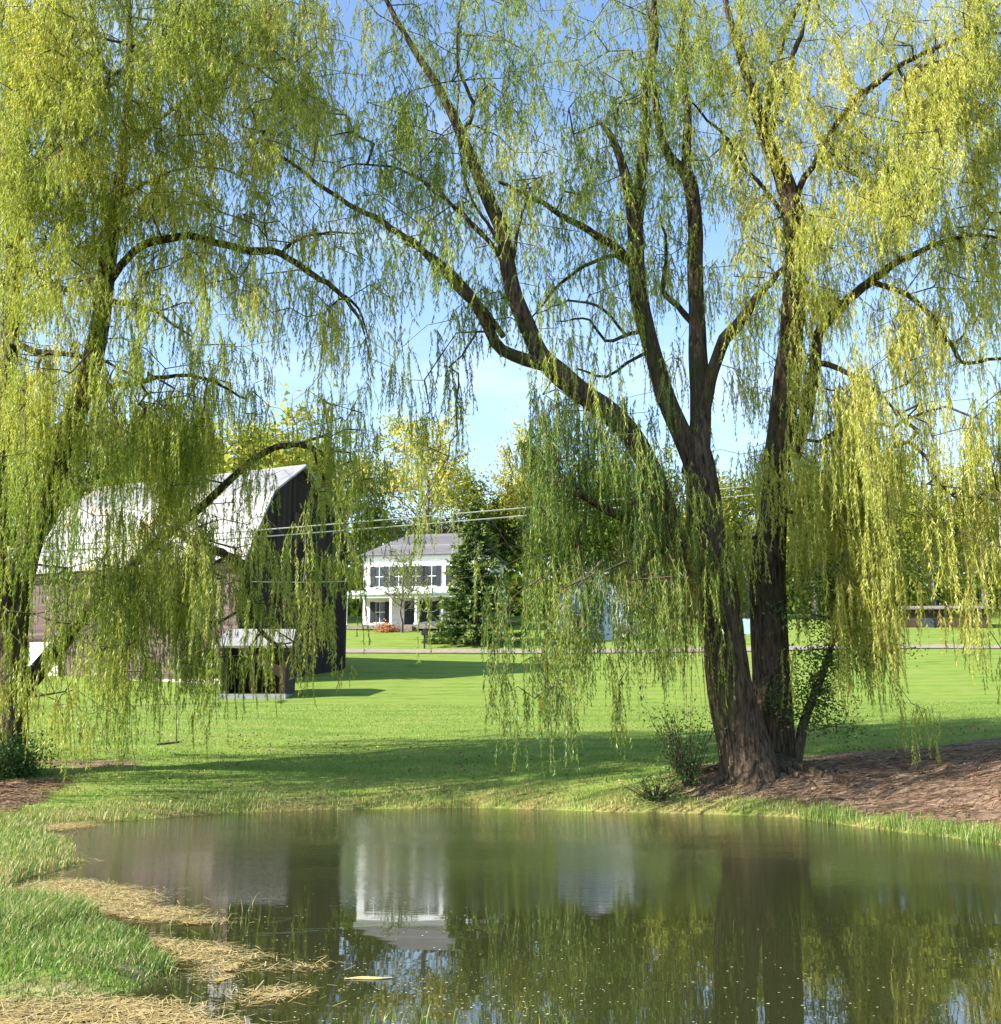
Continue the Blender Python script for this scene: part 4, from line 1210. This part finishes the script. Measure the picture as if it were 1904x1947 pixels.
# far wood that closes the view
n = 150000
fx = rng.uniform(-260, 260, n); 
hh = 9 + 7 * fbm(fx * .06, fx * 0 + 2, 9, 3) + 5 * fbm(fx * .25, fx * 0 + 5, 12, 2)
fyy = 175 + rng.uniform(-8, 12, n)
fz_ = height(fx, fyy) + hh * np.where(rng.random(n) < .35, rng.uniform(-.05, .4, n), rng.uniform(-.03, 1, n))
fv = leaf_tris(np.stack([fx, fyy, fz_], -1), unit(rng.normal(size=(n, 3))), rng.uniform(.7, 1.5, n), rng.uniform(.6, 1.1, n))
ft = np.clip(.42 + .5 * (fbm(fx * .08, fz_ * .1, 17) - .5) + rng.normal(size=n) * .1, 0, 1)
tag(add("far_wood", tri_mesh("far_wood", fv, ft), M['bg_leaf']), "distant spring wood closing the view beyond the houses", "wood", kind="stuff")

# ------------------------------------------------------------------ spruce
def spruce(x, y, H, Rb, label):
    z = float(height(x, y))
    root = thing("spruce_tree", label, "tree", (x, y, z))
    v, f = tube_arrays(np.array([[x, y, z - .3], [x, y, z + H * .5], [x, y, z + H * .98]]), np.array([.2, .12, .02]), 8)
    add("trunk", np_mesh("trunk", v, f, 4, True), M['bg_bark'], root)
    cs, ds, lns, wds, tn = [], [], [], [], []
    nlev = 26
    for i in range(nlev):
        h = .4 + (H - .5) * (i / (nlev - 1)) ** .95
        rr = Rb * (1 - h / H) ** .8 * rng.uniform(.85, 1.1) + .12
        nb = int(9 + 10 * (1 - i / nlev))
        for j in range(nb):
            az = rng.uniform(0, 2 * np.pi); ln = rr * rng.uniform(.7, 1.12)
            m = int(20 + 60 * ln / Rb)
            u = rng.uniform(.12, 1, m) ** .7
            px_ = x + math.cos(az) * ln * u; py_ = y + math.sin(az) * ln * u
            pz_ = z + h + ln * (.10 - .42 * u + .28 * u * u) + rng.normal(size=m) * .05
            side = rng.normal(size=m) * .16 * ln * (1.15 - u)
            px_ += -math.sin(az) * side; py_ += math.cos(az) * side
            cs.append(np.c_[px_, py_, pz_])
            dd = np.c_[np.full(m, math.cos(az)), np.full(m, math.sin(az)), np.full(m, -.1)] + rng.normal(size=(m, 3)) * .55
            ds.append(unit(dd)); lns.append(rng.uniform(.2, .42, m)); wds.append(rng.uniform(.12, .22, m))
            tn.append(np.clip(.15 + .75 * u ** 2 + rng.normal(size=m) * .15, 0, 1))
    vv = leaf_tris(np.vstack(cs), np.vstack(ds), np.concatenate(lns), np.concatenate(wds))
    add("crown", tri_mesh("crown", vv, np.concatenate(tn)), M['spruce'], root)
spruce(float(P(905, 1225, 86)[0]), 86.0, 10.6, 3.6, "dark green conical spruce in front of the white house")

# ------------------------------------------------------------------ shrubs, sapling, young tree
def shrub(name, label, x, y, w, dpt, h, n, tint, stems=14, lean=(0, 0), leaf=.08, cat="shrub", base_gap=.1):
    z = float(height(x, y)); root = thing(name, label, cat, (x, y, z))
    av, af, nb = [], [], 0; tipz = []
    for i in range(stems):
        az = rng.uniform(0, 2 * np.pi); q = np.linspace(0, 1, 6)[:, None]
        e = np.array([math.cos(az) * w * .5 * rng.uniform(.3, 1) + lean[0], math.sin(az) * dpt * .5 * rng.uniform(.3, 1) + lean[1], h * rng.uniform(.55, 1.0)])
        p = np.array([x, y, z - .05]) + q ** np.array([[.85, .85, 1.0]]) * e + rng.normal(size=(6, 3)) * .02
        v, f = tube_arrays(p, np.linspace(.018, .005, 6), 5); av.append(v); af.append(f + nb); nb += len(v)
        tipz.append(p[1:])
    add("stems", np_mesh("stems", np.vstack(av), np.vstack(af), 4, True), M['twig'], root)
    T_ = np.vstack(tipz)
    c = T_[rng.integers(0, len(T_), n)] + rng.normal(size=(n, 3)) * np.array([.16, .16, .13]) * (w / 1.6)
    c[:, 2] = np.maximum(c[:, 2], z + base_gap * rng.random(n))
    v = leaf_tris(c, unit(rng.normal(size=(n, 3)) + np.array([0, 0, .2])), rng.uniform(.6, 1.3, n) * leaf, rng.uniform(.35, .7, n) * leaf)
    add("foliage", tri_mesh("foliage", v, np.clip(tint + rng.normal(size=n) * .2, 0, 1)), M['shrub_leaf'], root)
q = P(1305, 1440, 27.2); shrub("shrub", "twiggy green shrub against the left foot of the big willow", float(q[0]), 27.0, 1.9, 1.2, 1.8, 1500, .5, 40)
q = P(1240, 1480, 27); shrub("shrub", "low bare brush at the big willow's foot beside the twiggy shrub", float(q[0]), 26.4, 1.7, 1.0, .55, 420, .4, 40)
q = P(40, 1460, 27); shrub("shrub", "dark leafy undergrowth around the slender willow's foot", float(q[0]), 27.0, 2.0, 1.3, 1.0, 3200, .25, 20)
q = P(-60, 1470, 26.5); shrub("shrub", "dark bush at the frame's edge beside the slender willow", float(q[0]), 26.4, 1.8, 1.3, 1.3, 2400, .3, 20)

# leaning sapling right of the trunk
b0 = P(1512, 1425, 27.9); zz = float(height(b0[0], 27.9)); b0[2] = zz - .1
sap = thing("sapling", "leaning leafy sapling right beside the big willow's trunks", "tree", (float(b0[0]), 27.9, zz))
main = catmull(np.vstack([b0, P(1530, 1370, 27.9), P(1552, 1315, 27.9), P(1575, 1250, 27.8), P(1590, 1180, 27.7), P(1580, 1110, 27.6)]), .2)
v, f = tube_arrays(main, np.linspace(.14, .03, len(main)), 12, .1)
add("trunk", np_mesh("trunk", v, f, 4, True), M['willow_bark'], sap)
av, af, nb, tp = [], [], 0, []
for i in range(60):
    s = main[rng.integers(int(len(main) * .25), len(main))]
    e = s + np.array([rng.normal() * .9 + .5, rng.normal() * .6, rng.uniform(-.5, .5)])
    if i < 12: e = s + np.array([rng.uniform(-1.5, -.6), rng.normal() * .35 - .5, rng.uniform(-.3, .7)])
    p = np.linspace(s, e, 5); p[1:4] += rng.normal(size=(3, 3)) * .05
    v, f = tube_arrays(p, np.linspace(.016, .004, 5), 5); av.append(v); af.append(f + nb); nb += len(v); tp.append(p[1:])
add("branches", np_mesh("branches", np.vstack(av), np.vstack(af), 4, True), M['twig'], sap)
T_ = np.vstack(tp); n = 6000
c = T_[rng.integers(0, len(T_), n)] + rng.normal(size=(n, 3)) * .16
v = leaf_tris(c, unit(rng.normal(size=(n, 3))), rng.uniform(.06, .12, n), rng.uniform(.035, .06, n))
add("crown", tri_mesh("crown", v, np.clip(.55 + rng.normal(size=n) * .25, 0, 1)), M['shrub_leaf'], sap)

# young bare tree before the house
yx = float(P(768, 1196, 97)[0]); yz = float(height(yx, 96.5))
yt = thing("young_tree", "thin young bare tree in front of the white house's porch", "tree", (yx, 96.5, yz))
bt, bf, lv, lt = broad_tree(7.0, 2.3, .5, .12, .3, 9, .16, .11)
add("trunk", np_mesh("trunk", bt + np.array([yx, 96.5, yz]), bf, 4, True), M['bg_bark'], yt)
add("crown", tri_mesh("crown", lv + np.array([yx, 96.5, yz], np.float32), lt), M['bg_leaf'], yt)
# orange bed by the porch
ox = float(P(735, 1190, 97)[0]); oz_ = float(height(ox, 97.0))
fb = thing("orange_bush", "low orange bush in front of the porch of the white house", "bush", (ox, 97.0, oz_))
n = 900
c = np.c_[ox + rng.normal(size=n) * .45, 97 + rng.normal(size=n) * .3, oz_ + np.abs(rng.normal(size=n)) * .35]
ob = leaf_mat("orange_leaf", [(0, (.30, .12, .05)), (1, (.55, .27, .14))], .2)
add("foliage", tri_mesh("foliage", leaf_tris(c, unit(rng.normal(size=(n, 3)) + np.array([0, 0, .4])), rng.uniform(.1, .2, n), rng.uniform(.08, .14, n)), rng.random(n)), ob, fb)

# ------------------------------------------------------------------ grass, straw and floating bits
def blades(x, y, z, h, w, tint, bend=.5, seg=3):
    n = len(x)
    az = rng.uniform(0, 2 * np.pi, n)
    d = np.c_[np.cos(az), np.sin(az)]
    bn = rng.uniform(.1, 1, n) * bend * h
    s = np.c_[-d[:, 1], d[:, 0]]
    s = np.where((np.abs(s[:, :1]) < .5), s[:, ::-1], s)
    fr_ = np.linspace(0, 1, seg + 1)
    V = np.zeros((n, (seg + 1) * 2, 3))
    for i, u in enumerate(fr_):
        cx = x + d[:, 0] * bn * u ** 2; cy = y + d[:, 1] * bn * u ** 2; cz = z + h * (u - .25 * bend * u ** 2)
        ww = w * (1 - u ** 1.5 * .92) * .5
        V[:, 2 * i] = np.stack([cx - s[:, 0] * ww, cy - s[:, 1] * ww, cz], -1)
        V[:, 2 * i + 1] = np.stack([cx + s[:, 0] * ww, cy + s[:, 1] * ww, cz], -1)
    base = np.arange(n)[:, None] * ((seg + 1) * 2)
    F = np.concatenate([np.stack([base[:, 0] + 2 * i, base[:, 0] + 2 * i + 1, base[:, 0] + 2 * i + 3, base[:, 0] + 2 * i + 2], -1)[:, None] for i in range(seg)], 1).reshape(-1, 4)
    return V.reshape(-1, 3), F, np.repeat(np.clip(tint, 0, 1), seg)
def grass_obj(name, parts, label, cat="grass"):
    vs, fs, ts, nb = [], [], [], 0
    for v, f, t_ in parts: vs.append(v); fs.append(f + nb); ts.append(t_); nb += len(v)
    return tag(add(name, np_mesh(name, np.vstack(vs), np.vstack(fs), 4, False, {"tint": ('FACE', np.concatenate(ts))}), M['grass']), label, cat, kind="stuff")

def inpoly(x, y, poly):
    ins = np.zeros(x.shape, bool); n = len(poly)
    for i in range(n):
        a, b = poly[i], poly[(i + 1) % n]
        c = ((a[1] <= y) & (b[1] > y)) | ((b[1] <= y) & (a[1] > y))
        ins ^= c & (x < a[0] + (y - a[1]) / (b[1] - a[1] + 1e-12) * (b[0] - a[0]))
    return ins
# shore fringe and lawn
parts = []
n = 260000
x = rng.uniform(-15, 15, n); y = rng.uniform(14, 32, n); s = pond_sd(x, y); dz_ = dirt_zone(x, y, s)
keep = (s > .02) & (rng.random(n) < np.where(s < 1.2, .9, .45) * (1 - .93 * dz_)) & (np.abs(x) < y * .47 + .5)
x, y, s = x[keep], y[keep], s[keep]
cl = fbm(x * 1.5, y * 1.5, 61)
h = (.05 + .13 * np.exp(-s / .5) * sstep(cl, .35, .65) + .03 * cl) * rng.uniform(.5, 1.3, len(x))
parts.append(blades(x, y, height(x, y) - .005, h, np.full(len(x), .014), .48 + .5 * np.exp(-s / .7) * (rng.random(len(x)) < .45) + rng.normal(size=len(x)) * .16 + .25 * (cl - .5), .6, 2))
n = 60000
x = rng.uniform(-22, 22, n); y = rng.uniform(32, 48, n)
keep = np.abs(x) < y * .45
x, y = x[keep], y[keep]
parts.append(blades(x, y, height(x, y) - .005, rng.uniform(.03, .07, len(x)), np.full(len(x), .02), .5 + rng.normal(size=len(x)) * .15, .6, 1))
# clear clumps along the right shore
for cxp, cyp, wpx, cnt in ((1560, 1556, 28, 420), (1605, 1560, 22, 200), (1690, 1574, 60, 330), (1780, 1584, 40, 300), (1860, 1597, 45, 380), (860, 1533, 40, 260), (450, 1538, 60, 300)):
    c0 = PZ(cxp, cyp, 0.05); sc = c0[1] / FPX
    x = c0[0] + rng.normal(size=cnt) * wpx * sc * .6; y = c0[1] + rng.normal(size=cnt) * .35
    ok = pond_sd(x, y) > -.12; x, y = x[ok], y[ok]
    parts.append(blades(x, y, np.maximum(height(x, y), 0) - .01, rng.uniform(.12, .34, len(x)), np.full(len(x), .013), .5 + rng.normal(size=len(x)) * .15, .5, 3))
grass_obj("lawn_grass", parts, "short grass of the lawn and the pond's far shore")
# near tussock
parts = []
n = 34000
x = rng.uniform(-7.5, -2.2, n); y = rng.uniform(8.55, 13.5, n); s = pond_sd(x, y)
cl = fbm(x * 1.8, y * 1.8, 71)
keep = (s > -.05) & (rng.random(n) < .8 + .9 * sstep(cl, .35, .6)) & (y > 8.5)
x, y, s, cl = x[keep], y[keep], s[keep], cl[keep]
parts.append(blades(x, y, np.maximum(height(x, y), -.01) - .01, (.04 + .08 * sstep(s, -.1, .5) + .15 * sstep(cl, .45, .7)) * rng.uniform(.4, 1.3, len(x)), rng.uniform(.006, .012, len(x)), .40 + .15 * rng.normal(size=len(x)) + .30 * (cl - .5) + .45 * (rng.random(len(x)) < .16), 1.0, 4))
n = 14000                                    # left shore farther back
x = rng.uniform(-12, -5, n); y = rng.uniform(12.5, 23.5, n); s = pond_sd(x, y); ok = s > -.03
x, y, s = x[ok], y[ok], s[ok]
parts.append(blades(x, y, np.maximum(height(x, y), 0) - .01, rng.uniform(.02, .09, len(x)) + .08 * sstep(fbm(x * 1.4, y * 1.4, 77), .5, .7), np.full(len(x), .011), .55 + .15 * rng.normal(size=len(x)) + .4 * (rng.random(len(x)) < .35), .9, 3))
n = 420                                      # stems standing in shallow water
x = np.r_[rng.uniform(-6.2, -2.4, n), rng.uniform(-1.0, .5, 110)]; y = np.r_[rng.uniform(10.2, 15.0, n), rng.uniform(8.0, 9.0, 110)]
ok = fbm(x * 1.1, y * 1.1, 81) > .47; x, y = x[ok], y[ok]
parts.append(blades(x, y, np.full(len(x), -.02), rng.uniform(.06, .22, len(x)), np.full(len(x), .008), .5 + .2 * rng.normal(size=len(x)), .7, 3))
grass_obj("marsh_grass", parts, "rank green grass and sedge of the marshy near bank")

# mats of dead reed on the water by the near bank
MATS = [[(40, 1690), (130, 1674), (250, 1690), (320, 1732), (440, 1752), (420, 1760), (330, 1760), (200, 1752), (90, 1738), (0, 1720)],
        [(225, 1775), (330, 1790), (440, 1808), (480, 1836), (440, 1866), (390, 1872), (360, 1850), (330, 1822), (240, 1800)],
        [(-80, 1915), (130, 1908), (280, 1915), (380, 1935), (470, 1960), (400, 2040), (-100, 2060)],
        [(540, 1836), (620, 1832), (600, 1846)], [(560, 1885), (480, 1890), (430, 1905), (470, 1915), (560, 1900)],
        [(60, 1574), (150, 1566), (190, 1570), (110, 1582)], [(-40, 1600), (60, 1600), (140, 1640), (60, 1665), (-40, 1680)]]
sx_, sy_, inside_cells, nb = [], [], [], 0
mv, mf, mt = [], [], []
for poly in MATS:
    pw = PZ(*zip(*poly))
    lo, hi = pw.min(0) - .3, pw.max(0) + .3
    st = .032
    xs = np.arange(lo[0], hi[0], st); ys = np.arange(lo[1], hi[1], st)
    X, Y = np.meshgrid(xs, ys)
    wob = (fbm(X * 2.2, Y * 2.2, 91) - .5) * .5
    ins = inpoly(X + wob * .6, Y + wob, pw)
    nz_ = fbm(X * 4, Y * 9, 93, 4)
    nz_ = nz_ + .40 * (fbm(X * 17, Y * 30, 94, 2) - .5)
    loose = inpoly(X + wob, Y + wob * 1.4, pw) & (nz_ > .36)
    ly, lx = np.nonzero(loose)
    ins &= nz_ > .55
    iy, ix = np.nonzero(ins[:-1, :-1] & ins[1:, :-1] & ins[:-1, 1:] & ins[1:, 1:])
    Z = .004 + .035 * (fbm(X * 6, Y * 14, 95, 3) - .2) * sstep(nz_, .55, .7)
    Vv = np.stack([X, Y, np.maximum(Z, .003)], -1).reshape(-1, 3); w_ = len(xs)
    q = iy * w_ + ix
    mv.append(Vv); mf.append(np.stack([q, q + 1, q + w_ + 1, q + w_], -1) + nb); nb += len(Vv)
    mt.append(np.clip(.75 * fbm(X * 9, Y * 22, 97, 3)[iy, ix], 0, 1))
    # loose straws over it
    iy, ix = ly, lx
    m = int(len(iy) * 2.2)
    pick = rng.integers(0, max(len(iy), 1), m) if len(iy) else np.zeros(0, int)
    sx_.append(X[iy[pick], ix[pick]] + rng.normal(size=len(pick)) * np.where(rng.random(len(pick)) < .2, .3, .1)); sy_.append(Y[iy[pick], ix[pick]] + rng.normal(size=len(pick)) * .05)
sx_, sy_ = np.concatenate(sx_), np.concatenate(sy_)
n = len(sx_)
az = rng.normal(size=n) * 1.0 + np.where(rng.random(n) < .5, 0, np.pi)
d = unit(np.c_[np.cos(az), np.sin(az), rng.normal(size=n) * .12])
c = np.c_[sx_, sy_, rng.uniform(.01, .05, n)]
hl = rng.uniform(.012, .085, n) * (1 + 1.2 * (rng.random(n) < .06)); sid = np.c_[-np.sin(az), np.cos(az), np.zeros(n)] * rng.uniform(.0016, .0032, n)[:, None]
a_, b_ = c - d * hl[:, None], c + d * hl[:, None]
a_[:, 2] = np.maximum(a_[:, 2], .006); b_[:, 2] = np.maximum(b_[:, 2], .006)
V = np.stack([a_ - sid, a_ + sid, b_ + sid, b_ - sid], 1).reshape(-1, 3)
mv.append(V); mf.append(np.arange(4 * n).reshape(-1, 4) + nb); mt.append(np.clip(rng.normal(size=n) * .22 + .6, 0, 1))
tag(add("dead_reed", np_mesh("dead_reed", np.vstack(mv), np.vstack(mf), 4, False, {"tint": ('FACE', np.concatenate(mt))}), M['straw']), "matted straw-coloured dead reed floating along the near bank", "dead reed", kind="stuff")
# a single strip of reed
fr0 = PZ(655, 1863); fr1 = PZ(746, 1860)
k = np.linspace(0, 1, 14)
p = np.c_[fr0[0] + (fr1[0] - fr0[0]) * k, fr0[1] + (fr1[1] - fr0[1]) * k + .02 * np.sin(k * 6), np.full(14, .008)]
v, f = tube_arrays(p, .028 * np.sin(np.clip(k, .08, .92) * np.pi) + .006, 6)
v[:, 2] = .006 + (v[:, 2] - .008) * .35
tag(add("reed_strip", np_mesh("reed_strip", v, f, 4, True, {"tint": ('FACE', np.full(len(f), .75))}), M['straw']), "single pale strip of dead reed floating alone on the pond", "reed")

# floating catkin fluff
px = rng.uniform(-20, 1924, 2600); py = 1655 + 300 * rng.beta(2.2, 1.1, 2600)
q = PZ(px, py); dens = fbm(q[:, 0] * .9, q[:, 1] * .9, 101, 3)
ok = (pond_sd(q[:, 0], q[:, 1]) < -.05) & (rng.random(len(px)) < .10 + .9 * sstep(dens, .42, .68)) & (rng.random(len(px)) < np.where(px < 900, .85, np.where(px < 1150, .55, .22)))
q = q[ok]; n = len(q)
K = 6
ang = np.arange(K) / K * 2 * np.pi
rad = rng.uniform(.003, .0085, n)[:, None] * rng.uniform(.6, 1.3, (n, K)); st_ = rng.uniform(.8, 1.8, n)
V = np.stack([q[:, :1] + np.cos(ang)[None] * rad * st_[:, None], q[:, 1:] + np.sin(ang)[None] * rad, np.broadcast_to(np.array([.006]), (n, K))], -1).reshape(-1, 3)
tag(add("floating_fluff", np_mesh("floating_fluff", V, np.arange(n * K).reshape(-1, K), K, False, {"tint": ('FACE', rng.random(n))}), M['debris']), "pale specks of fallen catkin fluff scattered over the water", "fluff", kind="stuff")

# leaf litter and fallen twigs on the bare bank
n = 9000
x = rng.uniform(2.5, 15, n); y = rng.uniform(19, 30, n); s = pond_sd(x, y); dz_ = dirt_zone(x, y, s)
x2 = rng.uniform(-13, -8.5, 2500); y2 = rng.uniform(22.8, 27, 2500); s2 = pond_sd(x2, y2); d2 = dirt_zone(x2, y2, s2)
x = np.r_[x, x2]; y = np.r_[y, y2]; dz_ = np.r_[dz_, d2]; s = np.r_[s, s2]
ok = (dz_ > .35) & (s > .2) & (np.abs(x) < y * .46); x, y = x[ok], y[ok]; n = len(x)
az = rng.normal(size=n) * .5 + .35
d = np.c_[np.cos(az), np.sin(az), np.zeros(n)]
c = np.c_[x, y, height(x, y) + .02]
hl = rng.uniform(.04, .28, n) * (rng.random(n) ** 1.5 + .3)
a_, b_ = c - d * hl[:, None], c + d * hl[:, None]
a_[:, 2] = height(a_[:, 0], a_[:, 1]) + .015; b_[:, 2] = height(b_[:, 0], b_[:, 1]) + .02
v, f = prisms(a_, b_, np.full(n, .009), np.full(n, .005), 3)
tag(add("leaf_litter", np_mesh("leaf_litter", v, f, 4, False, {"tint": ('FACE', np.repeat(np.clip(.55 + rng.normal(size=n) * .25, 0, 1), 3))}), M['litter']), "fallen twigs and brown leaf litter on the bare bank", "litter", kind="stuff")

# fallen catkins and old leaves lying in the grass
n = 3500
x = rng.uniform(-16, 16, n); y = rng.uniform(25.5, 36, n); s = pond_sd(x, y)
ok = (s > .3) & (np.abs(x) < y * .46) & (rng.random(n) < sstep(fbm(x * .6, y * .6, 121), .35, .7)); x, y = x[ok], y[ok]; n = len(x)
d = unit(np.c_[rng.normal(size=(n, 2)), rng.normal(size=n) * .2])
v = leaf_tris(np.c_[x, y, height(x, y) + .05], d, rng.uniform(.05, .12, n), rng.uniform(.03, .06, n))
tag(add("fallen_leaves", tri_mesh("fallen_leaves", v, np.clip(.5 + rng.normal(size=n) * .3, 0, 1)), M['litter']), "fallen catkins and old leaves lying in the lawn", "leaves", kind="stuff")
